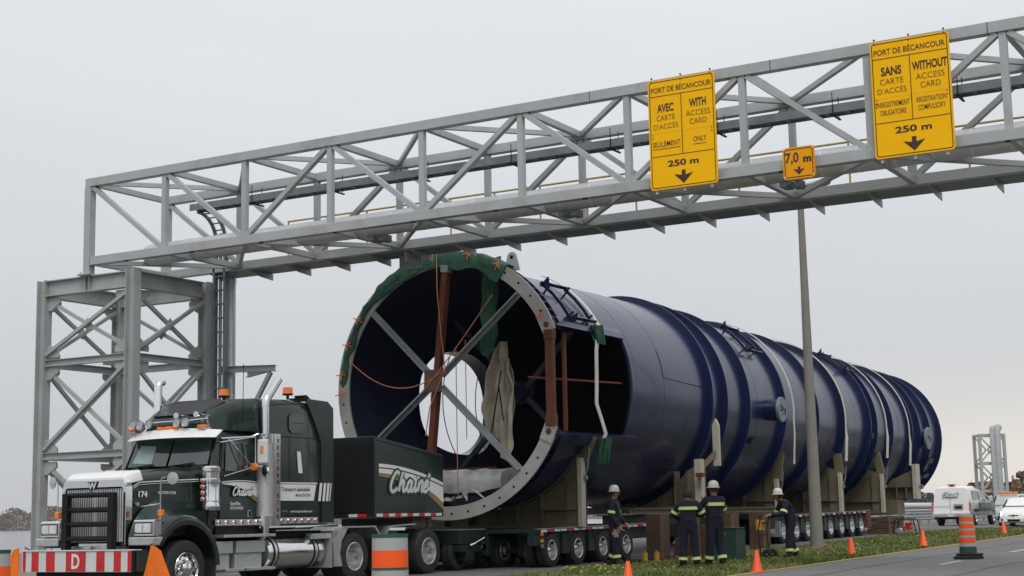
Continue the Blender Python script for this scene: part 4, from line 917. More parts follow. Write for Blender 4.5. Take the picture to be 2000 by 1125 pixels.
# narrower gooseneck between truck and trailer, with dark equipment
Q = lambda x, a, z: Vector((x*1.078, a*1.078, 1.35-(1.35-z)*1.078))
b = B(); b.box(-22.3, -19.5, 30.95, 32.08, .78, 1.10); b.box(-22.2, -19.9, 31.4, 35, .35, .8); b.build('gooseneck', m_trail, t1, smooth=False, bevel=.01)
b = B(); b.box(-19.95, -19.45, 32.1, 34.3, .62, .98); b.box(-19.9, -19.47, 30.98, 31.9, .60, .76); b.box(-19.7, -19.42, 31.2, 31.5, .40, .62); b.box(-19.7, -19.40, 32.6, 33.1, .42, .60); b.build('equipment_box', m_trail, t1, smooth=False, bevel=.01)
bx('deck_lip', m_galv, t1, -22.3, -19.46, 30.93, 32.08, 1.102, 1.125)
for a in (31.3, 32.6, 33.7): wheel(t1, (-19.85, a, gz(0, a)+.40), .40, .3, 1, style='small', rim_m=m_dark)
b = B(); q = Q(-18.27, 30.6, .87); b.box(q.x, q.x+.01, q.y, q.y+.12, q.z, q.z+.06, 1); b.box(q.x, q.x+.01, q.y+.13, q.y+.40, q.z, q.z+.06, 0); b.split('reflector', [m_red, m_retro], t1)
b = B(); b.path([Q(-18.0, 29.15, .82), Q(-17.95, 29.55, .95)], .016, 6); b.path([Q(-18.0, 29.0, .79), Q(-17.98, 29.2, .83)], .032, 6); b.build('valve_handle', m_chrome, t1)
b = B(); b.path(sag(Q(-18.1, 30.4, .62), Q(-18.1, 31.3, .66), .14), .012, 5); b.path(sag(Q(-18.1, 31.4, .66), Q(-18.05, 32.0, .9), .22), .012, 5); b.path(sag(Q(-18.1, 29.3, .7), Q(-18.1, 30.3, .64), .1), .012, 5)
b.path([Q(-18.1, 29.7, 1.0), Q(-18.05, 29.72, .8), Q(-18.05, 30.1, .72)], .012, 5); b.path([Q(-18.1, 31.0, 1.0), Q(-18.05, 31.05, .7)], .015, 5); b.split('air_hose', m_dark, t1)
for a, z in ((29.75, .84), (31.7, .86)):
    c = Q(-18.15, a, z); B().cyl(c, c+Vector((.07, 0, 0)), .04, n=10).build('amber_marker', m_amber, t1); B().obox(c+Vector((0, .04, .12)), (.06, .07, .12)).build('valve', m_galv, t1, smooth=False); B().obox(c+Vector((0, -.04, -.1)), (.05, .06, .09)).build('brass_valve', m_ygear, t1, smooth=False)
for a in (32.22, 38.45):
    for z, mm_ in ((.98, m_amber), (.82, m_ygear), (.70, m_galv)): B().obox((-17.98, a, z), (.05, .06, .08)).build('valve', mm_, t1, smooth=False)
b = B(); b.path([(-17.95, 32.3, 1.02), (-17.9, 32.34, .8), (-17.95, 32.38, .62)], .012, 5); b.path([(-17.95, 38.4, 1.05), (-17.88, 38.45, .75), (-17.95, 38.5, .55)], .012, 5); b.split('air_hose', m_dark, t1)
t2 = trailer(47.2, 57.75, (48.6, 49.8, 50.95, 52.15, 53.3, 54.5, 55.7, 56.8), 'rear heavy trailer of dark green steel behind the lamp pole', [(48.9+.58*k, 'r' if k % 2 else 'w') for k in range(15)])
B().box(-18.2, -17.95, 57.3, 57.7, .75, 1.3).build('rusty_end_frame', m_rust, t2, smooth=False, bevel=.02)
b = B(); b.box(-18.5, -17.95, 47.9, 48.05, .6, 1.1); b.box(-18.0, -17.9, 46.6, 47.4, .72, .86); b.split('tow_frame', m_galv, t2)
# neck beams joining the trailer and the vessel base
tag(B().ibeam((-17.3, 35.6, 1.47), (-17.3, 46.8, 1.47), .24, .14, .02).build('support_beam', m_cradle, None, smooth=False), 'long cream steel beam lying along the tops of the timber posts', 'beam')
tag(B().ibeam((-19.6, 38.6, 1.25), (-19.6, 47.1, 1.25), .4, .3, .03).build('support_beam', m_trail, None, smooth=False), 'dark green beam linking the two trailers under the vessel', 'beam')
# ---------------- timber, boxes, jacks ----------------
def timber(x, y, w, d, z1, label, m=m_wood, z0=None, nm='timber_post', layers=1):
    z = gz(x, y) if z0 is None else z0; c = thing(nm, label, 'timber', (x, y, z), group='timber cribbing under the vessel')
    for k in range(layers):
        za = z+(z1-z)*k/layers; zb_ = z+(z1-z)*(k+1)/layers-.012
        B().box(x-w/2+(k % 2)*.04, x+w/2-(k % 2)*.03, y-d/2, y+d/2, za-(.05 if k == 0 else 0), zb_).build('baulk', m, c, smooth=False, bevel=.015)
    B().box(x+w/2-.06, x+w/2+.004, y-d/2-.003, y-d/2+.03, z, z1-.03).build('worn_edge', m_woodl, c, smooth=False)
    return c
timber(-16.5, 35.5, .45, .45, 1.40, 'upright timber post just left of the two workers with the yellow jacks at its foot')
timber(-16.45, 37.2, .6, .5, .78, 'low stack of timber behind the bareheaded worker', layers=2)
timber(-15.55, 36.6, .38, .4, 1.12, 'timber post half hidden between the two workers standing together')
timber(-16.6, 40.3, .5, .45, 1.39, 'upright timber post directly behind the green box', layers=1)
timber(-17.3, 39.2, .5, .45, 1.39, 'upright timber post behind the left edge of the green box')
timber(-16.6, 42.7, .48, .45, 1.39, 'upright timber post right of the green box')
timber(-18.0, 59.5, .9, 1.6, 1.14, 'broad stack of timber blocks beyond the rear trailer', layers=3)
timber(-18.3, 61.6, .7, .9, 1.16, 'dark timber blocks under the far end cradle', layers=3)
b = B(); b.path([(-16.4, 34.7, gz(0, 34.7)+.12), (-16.1, 35.6, gz(0, 35)+.04), (-15.9, 36.5, gz(0, 36)+.03), (-16.3, 37.6, gz(0, 37)+.05), (-16.9, 39.0, gz(0, 39)+.05)], .018, 6); tag(b.build('hydraulic_hose', m_dark), 'thin black hose trailing through the grass behind the workers', 'hose')
yj = thing('chain_hoist', 'small yellow chain hoist hanging beside the tall cream post above the bareheaded worker', 'hoist', (-17.25, 40.15, 1.3))
B().obox((-17.25, 40.12, 1.52), (.12, .10, .2)).build('body', m_ygear, yj, smooth=False, bevel=.02); B().path([(-17.25, 40.12, 1.6), (-17.27, 40.15, 1.85)], .015, 6).build('hook', m_dark, yj)
for (x, y, w, d, lb) in ((-16.9, 38.0, 1.3, .14, 'loose plank lying on the ground behind the green box'), (-17.4, 36.3, .14, .9, 'short plank lying beside the trailer behind the bareheaded worker'), (-17.2, 44.6, .9, .2, 'loose plank lying on the ground behind the hand truck')):
    z = gz(x, y); tag(B().box(x-w/2, x+w/2, y-d/2, y+d/2, z, z+.06).build('plank', m_woodl, None, smooth=False), lb, 'plank', 'loose planks under the vessel')
gb = thing('green_box', 'battered dark green steel box standing in the grass right of the helmeted worker', 'box', (-14.6, 35.5, gz(0, 35.5)))
B().box(-15.05, -14.3, 35.2, 35.8, gz(0, 35.5)-.02, 1.03).build('body', m_gbox, gb, smooth=False, bevel=.012)
bx('lid_rim', m_dark, gb, -15.07, -14.28, 35.18, 35.82, 1.0, 1.02); B().cyl((-14.6, 35.19, .88), (-14.6, 35.2, .88), .055, n=14).build('worn_patch', m_woodl, gb, smooth=False)
for k, (x, y) in enumerate(((-16.45, 34.6), (-16.2, 34.75))):
    z = gz(x, y); j = thing('hydraulic_jack', ('yellow jack at the left foot of the timber post', 'yellow jack just right of the other, beside the timber post')[k], 'jack', (x, y, z), group='yellow jacks in the grass')
    B().box(x-.09, x+.09, y-.09, y+.09, z, z+.04).build('base', m_ygear, j, smooth=False)
    B().cyl((x, y, z+.04), (x, y, z+.26), .07, n=14).build('cylinder', m_ygear, j); B().cyl((x, y, z+.26), (x, y, z+.31), .04, n=10).build('ram', m_galv, j)
b = B(); g = random.Random(2)
for k in range(40): x, y = -16.6+g.uniform(-.5, .35), 33.9+g.uniform(-.3, .3); b.lathe([(.02, -.012), (.045, 0), (.02, .012), (.02, -.012)], (x, y, gz(x, y)+.04+g.uniform(0, .08)), (g.gauss(0, 1), g.gauss(0, 1), g.gauss(0, 1)), 7)
tag(b.build('chain_heap', m_dark), 'heap of dark chain in the grass behind the first worker', 'chain')
# portable power unit with round frame
pu = thing('portable_generator', 'small red engine in a black tube frame on the grass near the far end', 'generator', (-16.6, 57.6, gz(-16.6, 57.6)))
z = gz(-16.6, 57.6)
for y in (-.28, .28):
    P = [Vector((-16.6+sx_*.42, 57.6+y, z+sz_)) for sx_, sz_ in ((-1, .03), (-1, .15), (-.85, .5), (-.7, .58), (.7, .58), (.85, .5), (1, .15), (1, .03), (-1, .03))]
    B().path([(-16.6+(p.x+16.6), p.y, p.z) for p in P], .022, 6).build('frame', m_dark, pu)
b = B(); b.cyl((-16.5, 57.4, z+.28), (-16.5, 57.7, z+.28), .11, n=16); b.box(-16.62, -16.35, 57.45, 57.7, z+.36, z+.44); b.build('engine', m_red, pu)
b = B(); b.box(-16.95, -16.35, 57.4, 57.8, z+.05, z+.12); b.cyl((-16.85, 57.35, z+.16), (-16.85, 57.6, z+.16), .1, n=14); b.build('pump', m_alu, pu)
# ---------------- heavy haul truck ----------------
CX = -21.05
tk = thing('semi_truck', 'dark green heavy haul truck with chrome stacks and a white sun visor at left', 'truck', (CX, 24, .05))
YD = Vector((0, 1, 0))
m_lace = m_chrome
for s in (-1, 1): bx('frame_rail', m_dark, tk, CX+s*.45-.05, CX+s*.45+.05, 21.0, 30.9, .72, .98)
bx('underbody', m_dark, tk, CX-.4, CX+.4, 21.1, 26.2, .55, 1.25)
B().cyl((CX-1.1, 21.76, .57), (CX+1.1, 21.76, .57), .07, n=10).build('axle', m_dark, tk)
# hood
b = B(); b.loft([rsec(20.98, CX, .80, .74, .98, 2.26, .04, .16), rsec(21.4, CX, .86, .80, 1.05, 2.33, .04, .2), rsec(22.1, CX, .96, .92, 1.15, 2.41, .05, .22), rsec(22.85, CX, 1.12, 1.06, 1.2, 2.46, .05, .2)])
hood = b.build('hood', m_gpaint, tk, ang=40)
b = B(); b.loft([rsec(20.86, CX, .80, .74, 2.12, 2.235, .02, .05), rsec(20.98, CX, .83, .78, 2.13, 2.33, .02, .08), rsec(21.22, CX, .845, .80, 2.18, 2.375, .02, .08)]); b.build('hood_shield', m_white, hood, ang=40)
# grille
b = B(); b.loft([rsec(20.84, CX, .80, .80, 1.0, 2.2, .05, .16)]+[rsec(20.99, CX, .81, .81, .98, 2.22, .05, .16)], caps=False)
i_ = rsec(20.84, CX, .74, .74, 1.05, 2.07, .03, .08); o_ = rsec(20.84, CX, .80, .80, 1.0, 2.2, .05, .16); b.loft([o_, i_], caps=False); b.loft([i_, rsec(20.95, CX, .73, .73, 1.06, 2.06, .03, .08)], caps=False)
b.build('grille_surround', m_chrome, tk, ang=30)
bx('grille_back', m_dark, tk, CX-.735, CX+.735, 20.935, 20.95, 1.05, 2.07)
b = B()
for k in range(25):
    x = CX-.69+k*1.38/24; w = .011 if k != 12 else .03; b.box(x-w, x+w, 20.87, 20.89, 1.08, 2.04)
b.build('grille_bars', m_retro, tk, smooth=False)
txt('W', m_chrome, tk, (CX-.02, 20.815, 2.10), RX, UZ, .12, .22, name='emblem', bold=.05, lift=0); txt('W', m_dark, tk, (CX-.02, 20.825, 2.10), RX, UZ, .15, .27, name='emblem_back', bold=.09, lift=0)
b = B(); b.box(CX-.76, CX+.76, 20.87, 20.98, .92, 1.04)
b.build('lower_grille_panel', m_alu, tk, smooth=False)
b = B()
for x in (-.55, -.12, .30): b.obox((CX+x, 20.845, .975), (.17, .05, .06))
b.split('fog_lamp', m_lamp, tk, bevel=.01)
# black push guard
b = B()
for x in (-21.63, -20.48): b.bar((x, 20.74, .92), (x, 20.74, 1.97), .13, .13, (0, 1, 0))
for z in (1.93, 1.66, 1.40, 1.14): b.cyl((-21.58, 20.74, z), (-20.53, 20.74, z), .05, n=10)
b.build('grille_guard', m_dark, tk, smooth=True, bevel=.012)
# striped bumper board
bb = bx('bumper_board', m_retro, tk, -22.50, -19.67, 20.50, 20.62, .55, .925, .004); bx('board_top', m_white, bb, -22.50, -19.67, 20.48, 20.66, .927, .945)
E_ = [-22.46, -22.39, -22.24, -22.06, -21.87, -21.65, -21.37, -20.88, -20.62, -20.42, -20.20, -20.03, -19.87, -19.75]
E_ = [-22.47+(e+22.46)*(2.74/2.71) for e in E_]
b = B()
for k in (0, 2, 4, 6, 8, 10, 12): b.box(E_[k], E_[k+1], 20.495, 20.4995, .56, .915)
b.split('red_stripe', m_red, bb); bx('board_end', m_dark, bb, -19.73, -19.66, 20.47, 20.64, .55, .93); bx('board_bracket', m_ygear if False else m_gside, bb, -19.655, -19.60, 20.5, 20.75, .56, .93)
txt('D', m_whitet, bb, ((E_[6]+E_[7])/2-.0, 20.494, .74), RX, UZ, .27, .2, bold=.03, lift=.003)
bx('front_bumper', m_dark, tk, -22.3, -19.8, 20.66, 21.0, .35, .9, .02)
# fenders, headlights
for s in (1, -1):
    xo = CX+s*1.45; b = B(); S = []
    for k in range(25):
        th = R(150-k*(150-2)/24); ry = Vector((0, -math.cos(th)*-1, math.sin(th)))
        f = .86 if k else .86
        pr = [(xo, .80), (xo, .90), (xo-s*.05, .965), (xo-s*.16, 1.0), (xo-s*.45, 1.0+.10*math.sin(th)**2), (CX+s*.85, .98+.30*math.sin(th)**2), (CX+s*.85, .80)]
        S.append([Vector((x, 21.76+math.cos(th)*r_*-1*-1*(1.0), .57+math.sin(th)*r_)) for x, r_ in pr])
    b.loft(S); fn = b.build('fender', m_gpaint, tk, ang=50)
    b = B(); S = []
    for k in range(25):
        th = R(149-k*147/24); S.append([Vector((x, 21.76+math.cos(th)*r_, .57+math.sin(th)*r_)) for x, r_ in ((xo+s*.02, .79), (xo+s*.02, .87), (xo-s*.04, .90), (xo-s*.04, .79))])
    b.loft(S); b.build('fender_lip', m_blk, fn, ang=50)
    bx('fender_skirt', m_gpaint, fn, min(xo-s*.04, CX+s*.85), max(xo-s*.04, CX+s*.85), 21.0, 21.12, 1.06, 1.42, .03)
    xa, xb = sorted((CX+s*.93, CX+s*1.43))
    hl = bx('headlight', m_chrome, tk, xa, xb, 20.9, 21.12, 1.17, 1.47, .03); b = B()
    for q in (.27, .68): b.box(xa+(xb-xa)*q-.085, xa+(xb-xa)*q+.085, 20.885, 20.902, 1.24, 1.39)
    b.split('lens', m_lamp, hl, bevel=.01); b = B(); ring(b, rr(xa+.03, xb-.03, 1.21, 1.42, .02), rr(xa+.05, xb-.05, 1.23, 1.40, .015), 20.893); b.build('lens_frame', m_dark, hl, smooth=False)
    bx('corner_bumper', m_alu, tk, xa-.06, xb+.04, 20.84, 21.1, 1.0, 1.155, .02)
    # fender mirror
    mx_ = CX+s*1.30; mg = B(); mg.path([(mx_, 21.2, 1.42), (mx_, 21.2, 2.12), (mx_+s*.02, 21.2, 2.2), (mx_+s*.1, 21.22, 2.22)], .012, 6); mg.path([(mx_, 21.2, 1.75), (mx_-s*.42, 21.15, 1.70)], .01, 6)
    mg.lathe([(0, -.03), (.09, -.02), (.112, .0), (.112, .012), (0, .018)], (mx_+s*.22, 21.28, 2.2), (.25*s, -1, 0) if s > 0 else (-.25, -1, 0), 20); mg.build('fender_mirror', m_alu, tk)
    B().obox((mx_+s*.0, 21.22, 1.58), (.10, .09, .12)).build('turn_signal', m_amber, tk, smooth=False, bevel=.015)
B().cyl((-20.26, 21.1, 1.75), (-20.20, 21.1, 1.75), .035, n=12).build('hood_latch', m_alu, hood)
for xx, sg in ((-19.75, 1), (-22.35, -1)): wheel(tk, (xx, 21.76, .56), .52, .30, sg, style='front', rim_m=m_chrome)
for y in (26.98, 28.42, 29.84):
    z = gz(-20, y)+.51
    for xx, sg, st in ((-19.75, 1, 'dish'), (-20.08, -1, 'small'), (-22.02, 1, 'small'), (-22.35, -1, 'dish')): wheel(tk, (xx, y, z), .51, .28, sg, style=st)
    B().cyl((-22.0, y, z), (-20.1, y, z), .12, n=12).build('drive_axle', m_dark, tk)
    B().cyl((-19.72, y, z), (-19.58, y, z), .11, .07, n=16).build('hub_cap', m_chrome, tk)
# cab
cab = B().loft([[Vector((CX+x*w, y, z)) for x, w, z in ((-1, 1.13, 1.30), (1, 1.13, 1.30), (1, 1.14, 2.45), (1, 1.06, 3.1), (.86, 1.06, 3.2), (-.86, 1.06, 3.2), (-1, 1.06, 3.1), (-1, 1.14, 2.45))] for y in (0,)] and
 [[Vector((CX-1.13, 22.72, 1.30)), Vector((CX+1.13, 22.72, 1.30)), Vector((CX+1.14, 22.74, 2.42)), Vector((CX+1.06, 23.0, 3.05)), Vector((CX+.95, 23.05, 3.16)), Vector((CX-.95, 23.05, 3.16)), Vector((CX-1.06, 23.0, 3.05)), Vector((CX-1.14, 22.74, 2.42))],
  [Vector((CX-1.15, 24.2, 1.30)), Vector((CX+1.15, 24.2, 1.30)), Vector((CX+1.16, 24.2, 2.42)), Vector((CX+1.09, 24.2, 3.08)), Vector((CX+.97, 24.2, 3.2)), Vector((CX-.97, 24.2, 3.2)), Vector((CX-1.09, 24.2, 3.08)), Vector((CX-1.16, 24.2, 2.42))]]).build('cab', m_gpaint, tk, smooth=False, bevel=.03)
f = lambda x, z, d=0: Vector((CX+x, 22.74+(z-2.42)*.413-.012-d, z))
def pane(name, m, parent, pts, t, dv, bev=0): B().add([p for p in pts]+[p+Vector(dv)*t for p in pts], [tuple(range(len(pts))), tuple(range(2*len(pts)-1, len(pts)-1, -1))]+[(i, (i+1) % len(pts), len(pts)+(i+1) % len(pts), len(pts)+i) for i in range(len(pts))]).build(name, m, parent, smooth=False)
for s in (-1, 1):
    P = [f(s*.03, 2.50), f(s*1.03, 2.50), f(s*.98, 3.04), f(s*.03, 3.04)]
    pane('windshield', m_glass, cab, P, .008, (0, 1, 0))
b = B(); b.box(CX-.92, CX-.30, 22.86, 22.87, 2.56, 2.93); 
pane('painted_sky_glimpse', mat('painted_sky_through_glass', (.25, .33, .32), .3), cab, [f(-.93, 2.58, .006), f(-.42, 2.55, .006), f(-.42, 2.9, .006), f(-.84, 2.93, .006)], .004, (0, 1, 0))  # pale pane painted as sky light showing through the opaque glass
b = B()
for x0_, x1_ in ((-.85, -.35), (.1, .7)): b.path([f(x0_, 2.49, .03), f(x1_, 2.54, .03)], .012, 5); b.path([f(x1_-.1, 2.45, .02), f((x0_+x1_)/2, 2.52, .03)], .01, 5)
b.build('wiper', m_dark, cab)
# cowl and door
DX_ = CX+1.155
door = B().prism([(22.98, 1.46), (24.10, 1.46), (24.10, 3.0), (23.12, 3.02), (22.98, 2.5)], lambda a, z, t: (DX_+t-max(0, z-2.42)*.105, a, z), -.01, .012).build('door', m_gside, tk, smooth=False, bevel=.006)
B().prism([(23.12, 2.38), (23.86, 2.36), (23.86, 2.95), (23.2, 2.97)], lambda a, z, t: (DX_+t-max(0, z-2.42)*.105, a, z), .008, .018).build('door_window', m_glass, door, smooth=False)
TX = DX_+.015
b = B(); n_ = 10; top = [(23.02+1.06*k/n_, 2.165+.035*math.sin(math.pi*.9*k/n_)) for k in range(n_+1)]; bot = [(24.08, 1.86), (23.9, 1.95), (23.6, 2.04), (23.3, 2.10), (23.02, 2.12)]
def curved(name, m, top, bot, x, parent): B().prism(top+bot, lambda a, z, t: (x+t, a, z), 0, .004).build(name, m, parent, smooth=False)
curved('white_swoosh', m_white, top, bot, TX, door); curved('tan_swoosh', m_tan, [(24.08, 1.85), (23.9, 1.94), (23.62, 2.03)], [(23.8, 1.92), (24.08, 1.76)], TX, door)
curved('swoosh_line', m_gpaint, [(a, z-.02) for a, z in top], [(a, z-.032) for a, z in reversed(top)], TX+.004, door)
logo(door, (TX+.008, 23.62, 1.98), YD, UZ, .60, m_white, m_drumg, lift=.004)
txt('Grand-Mère', m_whitet, door, (TX, 23.42, 1.75), YD, UZ, .075, .30, bold=.02); txt('(819) 538-8328', m_whitet, door, (TX, 23.46, 1.655), YD, UZ, .07, .38, bold=.02)
b = B(); b.box(TX, TX+.02, 23.78, 23.88, 1.48, 1.62); b.build('door_handle', m_chrome, door, smooth=False, bevel=.01)
B().box(TX+.001, TX+.022, 23.80, 23.86, 1.50, 1.60).build('handle_recess', m_dark, door, smooth=False)
B().path([(DX_+.06, 24.14, 1.7), (DX_+.08, 24.15, 1.75), (DX_+.08, 24.15, 2.4), (DX_+.05, 24.15, 2.5)], .014, 6).build('grab_bar', m_chrome, tk)
def lights(y0, y1, z, n, x):
    s = B().box(x, x+.03, y0, y1, z-.06, z+.06).build('light_strip', m_alu, tk, smooth=False, bevel=.006)
    for k in range(n):
        y = y0+.08+(y1-y0-.16)*k/(n-1); B().lathe([(.048, 0), (.05, .012), (.04, .022), (.034, .03)], (x+.028, y, z), (1, 0, 0), 16).build('lamp_bezel', m_chrome, s); B().cyl((x+.03, y, z), (x+.052, y, z), .034, .028, 14).build('marker_lamp', m_redl, s)
lights(22.84, 24.12, 1.385, 6, DX_-.0); lights(24.62, 25.9, 1.40, 6, CX+1.26)
bx('sill', m_dark, tk, CX+.9, CX+1.14, 22.9, 24.2, 1.1, 1.31)
# hood side: stripe, number, name
for z_, t_ in ((2.165, .018), (2.125, .008)):
    b = B(); pts = [(21.03, z_-.09), (21.15, z_-.02), (21.5, z_), (22.0, z_+.025), (22.5, z_+.045)]
    for (a0, z0), (a1, z1) in zip(pts[:-1], pts[1:]):
        x0_, x1_ = [CX+(.80+(a-20.98)*.165)-.0 for a in (a0, a1)]; b.bar((x0_-.01, a0, z0), (x1_-.01, a1, z1), .02, t_, UZ)
    b.build('hood_stripe', m_white, hood, smooth=False)
txt('174', m_whitet, hood, (CX+.845, 21.22, 1.93), (.14, 1, 0), UZ, .11, .20, bold=.03, lift=.012)
txt('WESTERN STAR', m_retro, hood, (CX+.935, 21.75, 1.955), (.14, 1, 0), UZ, .055, .42, bold=.02, shear=.2, lift=.015)
# air cleaner (both sides), stacks
for s in (1, -1):
    x = CX+s*1.27; ac = B().lathe([(0, 1.62), (.16, 1.62), (.175, 1.66), (.175, 1.72), (.165, 1.74), (.165, 2.12), (.18, 2.14), (.18, 2.2), (.165, 2.22), (.165, 2.33), (.18, 2.35), (.18, 2.42), (.15, 2.45), (0, 2.46)], (x, 22.60, 0), n=28).build('air_cleaner', m_chrome, tk, ang=30)
    B().lathe([(.182, 1.78), (.186, 1.78), (.186, 1.80), (.182, 1.80), (.182, 1.78)], (x, 22.6, 0), n=24).build('band', m_alu, ac)
    for k in range(4): q = Vector((x-s*.02, 22.40-(.02), 2.17-k*.115)); B().lathe([(.045, 0), (.048, .012), (.03, .03)], q, (s*.5, -1, 0), 14).build('lamp_bezel', m_chrome, ac); B().cyl(q, q+Vector((s*.5, -1, 0)).normalized()*.03, .034, .028, 12).build('marker_lamp', m_redl, ac)
for s in (1, -1):
    x = CX+s*1.27; y = 24.20
    pts = [(x, y, 1.15), (x, y, 3.68)]+[(x, y+.36*(1-math.cos(R(t))), 3.68+.30*math.sin(R(t))) for t in (10, 20, 30, 40, 48)]
    e = Vector(pts[-1]); pts.append(tuple(e+Vector((0, .30, .34))))
    if s < 0: pts = [(x, y-.35, 1.5), (x, y-.35, 4.2), (x, y-.30, 4.27), (x, y-.22, 4.3)]
    B().path(pts, .082, 20, caps=False).build('exhaust_pipe', m_chrome, tk, ang=50)
    B().path([(x, y, 1.3), (x, y+.0, 1.15), (x-s*.2, y, 1.0), (x-s*.5, y, .95)], .07, 12).build('exhaust_elbow', m_alu, tk)
    if s > 0:
        sh = B().lathe([(.155, 1.30), (.17, 1.30), (.17, 3.12), (.155, 3.12)], (x, y, 0), n=28).build('heat_shield', m_tread, tk, ang=30)
        b = B(); b.lathe([(.172, 1.30), (.176, 1.30), (.176, 1.5), (.172, 1.5)], (x, y, 0), n=28); b.lathe([(.172, 2.93), (.176, 2.93), (.176, 3.12), (.172, 3.12)], (x, y, 0), n=28); b.split('shield_collar', m_chrome, sh)
        B().prism([(24.28, 1.30), (24.50, 1.30), (24.50, 3.12), (24.28, 3.12)], lambda a, z, t: (x+.14+t, a, z), -.02, .012).build('name_panel', m_chrome, sh, smooth=False, bevel=.006)
        for k, ch in enumerate('WESTERN STAR'):
            if ch != ' ': txt(ch, m_blackt, sh, (x+.153, 24.42, 2.98-k*.136), YD, UZ, .085, .06, bold=.02)
# visor, roof lights
b = B(); n_ = 16; S = []
for k in range(n_+1):
    u = -1+2*k/n_; x = CX+.06+u*1.15; dy = .30*(1-abs(u)**3)*.6
    S.append([Vector((x, 22.98-dy-.0, 3.22-.06*abs(u)**2)), Vector((x, 22.78-dy, 3.03-.02*abs(u)**2)), Vector((x, 22.80-dy, 3.025-.02*abs(u)**2)), Vector((x, 23.0-dy, 3.21-.06*abs(u)**2))])
b.loft(S); vz = b.build('sun_visor', m_white, cab, ang=40)
b = B()
for k in range(8): u = -.9+1.8*k/7; b.cyl((CX+u*1.15, 22.70-.0, 3.12), (CX+u*1.15, 22.69, 3.115), .012, n=6)
bar_ = B(); bar_.path([(CX-.95, 22.85, 3.30), (CX-.5, 22.78, 3.36), (CX+.5, 22.78, 3.36), (CX+.95, 22.85, 3.38)], .018, 6)
for x in (-.95, .95): bar_.path([(CX+x, 22.85, 3.34), (CX+x, 22.95, 3.15)], .016, 6)
bar_.build('light_bar', m_chrome, cab)
for x in (-.88, -.68, .28, .50, -.45): B().lathe([(0, .02), (.082, .02), (.09, 0), (.082, .05), (.05, .10), (0, .12)], (CX+x, 22.70, 3.33), (0, 1, 0), 18).build('spot_lamp', m_alu, cab)
for x in (-1.0, -.22, -.02, .18, .82): B().obox((CX+x, 22.86, 3.235), (.17, .16, .075)).build('roof_marker', m_amber, cab, smooth=False, bevel=.02); B().obox((CX+x, 22.90, 3.205), (.19, .2, .05)).build('marker_base', m_chrome, cab, smooth=False, bevel=.01)
for x in (.35, .86): B().loft([[Vector((CX+x+w*math.cos(2*math.pi*k/10), y, 3.46+w*.8*math.sin(2*math.pi*k/10))) for k in range(10)] for w, y in ((.07, 22.62), (.025, 22.75), (.02, 22.95))]).build('air_horn', m_chrome, cab)
# sleeper
slp = B().loft([rsec(24.20, CX, 1.25, 1.22, 1.32, 3.84, .04, .22), rsec(25.0, CX, 1.26, 1.24, 1.30, 3.87, .04, .2), rsec(26.25, CX, 1.26, 1.24, 1.30, 3.82, .04, .2), rsec(26.32, CX, 1.22, 1.20, 1.34, 3.74, .04, .2)]).build('sleeper', m_gside, tk, ang=40)
B().loft([rsec(22.96, CX, .78, .70, 3.16, 3.38, .02, .1), rsec(23.15, CX, .95, .82, 3.16, 3.56, .02, .14), rsec(23.5, CX, 1.04, .92, 3.16, 3.74, .02, .2), rsec(23.9, CX, 1.10, 1.04, 3.16, 3.83, .02, .24), rsec(24.3, CX, 1.22, 1.17, 3.12, 3.86, .02, .24)]).build('roof_dome', m_gpaint, slp, ang=45)
P = [Vector((CX+x, y, z)) for x, y, z in ((-.62, 23.06, 3.475), (.62, 23.06, 3.475), (.80, 23.55, 3.73), (.55, 23.62, 3.80), (-.55, 23.62, 3.80), (-.80, 23.55, 3.73))]
B().add(P+[p+Vector((0, -.03, .03)) for p in P], [(5, 4, 3, 2, 1, 0), (6, 7, 8, 9, 10, 11)]+[(i, (i+1) % 6, 6+(i+1) % 6, 6+i) for i in range(6)]).build('skylight', m_smoke, slp, smooth=False)
SX = CX+1.262
def sp(name, m, pts, t0=.0, t1=.006, parent=None): return B().prism(pts, lambda a, z, t: (SX+t, a, z), t0, t1).build(name, m, parent or slp, smooth=False)
# rear side fairing, taller than the roof edge behind
fa = B().loft([[Vector((x, y, z)) for y, z in ((25.55, 3.80), (25.62, 3.90), (26.25, 3.88), (26.45, 3.74), (26.46, 1.34), (26.05, 1.34), (26.02, 3.0), (25.8, 3.4))] for x in (SX-.06, SX+.02)]).build('side_fairing', m_gpaint, slp, smooth=False, bevel=.012)
B().loft([[Vector((x, y, z)) for y, z in ((25.55, 3.80), (25.62, 3.90), (26.25, 3.88), (26.45, 3.74), (26.46, 1.34), (26.05, 1.34), (26.02, 3.0), (25.8, 3.4))] for x in (2*CX-SX-.02, 2*CX-SX+.06)]).build('side_fairing', m_gpaint, slp, smooth=False, bevel=.012)
sp('side_window', m_glass, [(24.96, 3.50), (25.04, 3.57), (25.42, 3.55), (25.50, 3.22), (25.42, 3.17), (25.06, 3.17), (24.96, 3.25)], .0, .008)
B().box(SX+.008, SX+.010, 25.02, 25.44, 3.37, 3.38).build('window_bar', m_dark, slp, smooth=False)
sp('painted_reflection', m_white, [(25.22, 2.80), (25.33, 2.80), (25.40, 2.36), (25.27, 2.36)], 0, .012)  # white slanted patch painted as a reflection on the sleeper side
for a in (24.98, 25.62): B().box(SX, SX+.002, a, a+.008, 1.46, 3.08).build('panel_seam', m_dark, slp, smooth=False)
B().box(SX, SX+.002, 24.6, 25.99, 3.085, 3.095).build('panel_seam', m_dark, slp, smooth=False)
sp('white_band', m_white, [(24.62, 1.80), (25.78, 1.80), (25.86, 2.13), (24.62, 2.13)], .003, .007); sp('white_band', m_white, [(24.62, 2.145), (25.9, 2.145), (25.9, 2.17), (24.62, 2.17)], .003, .007)
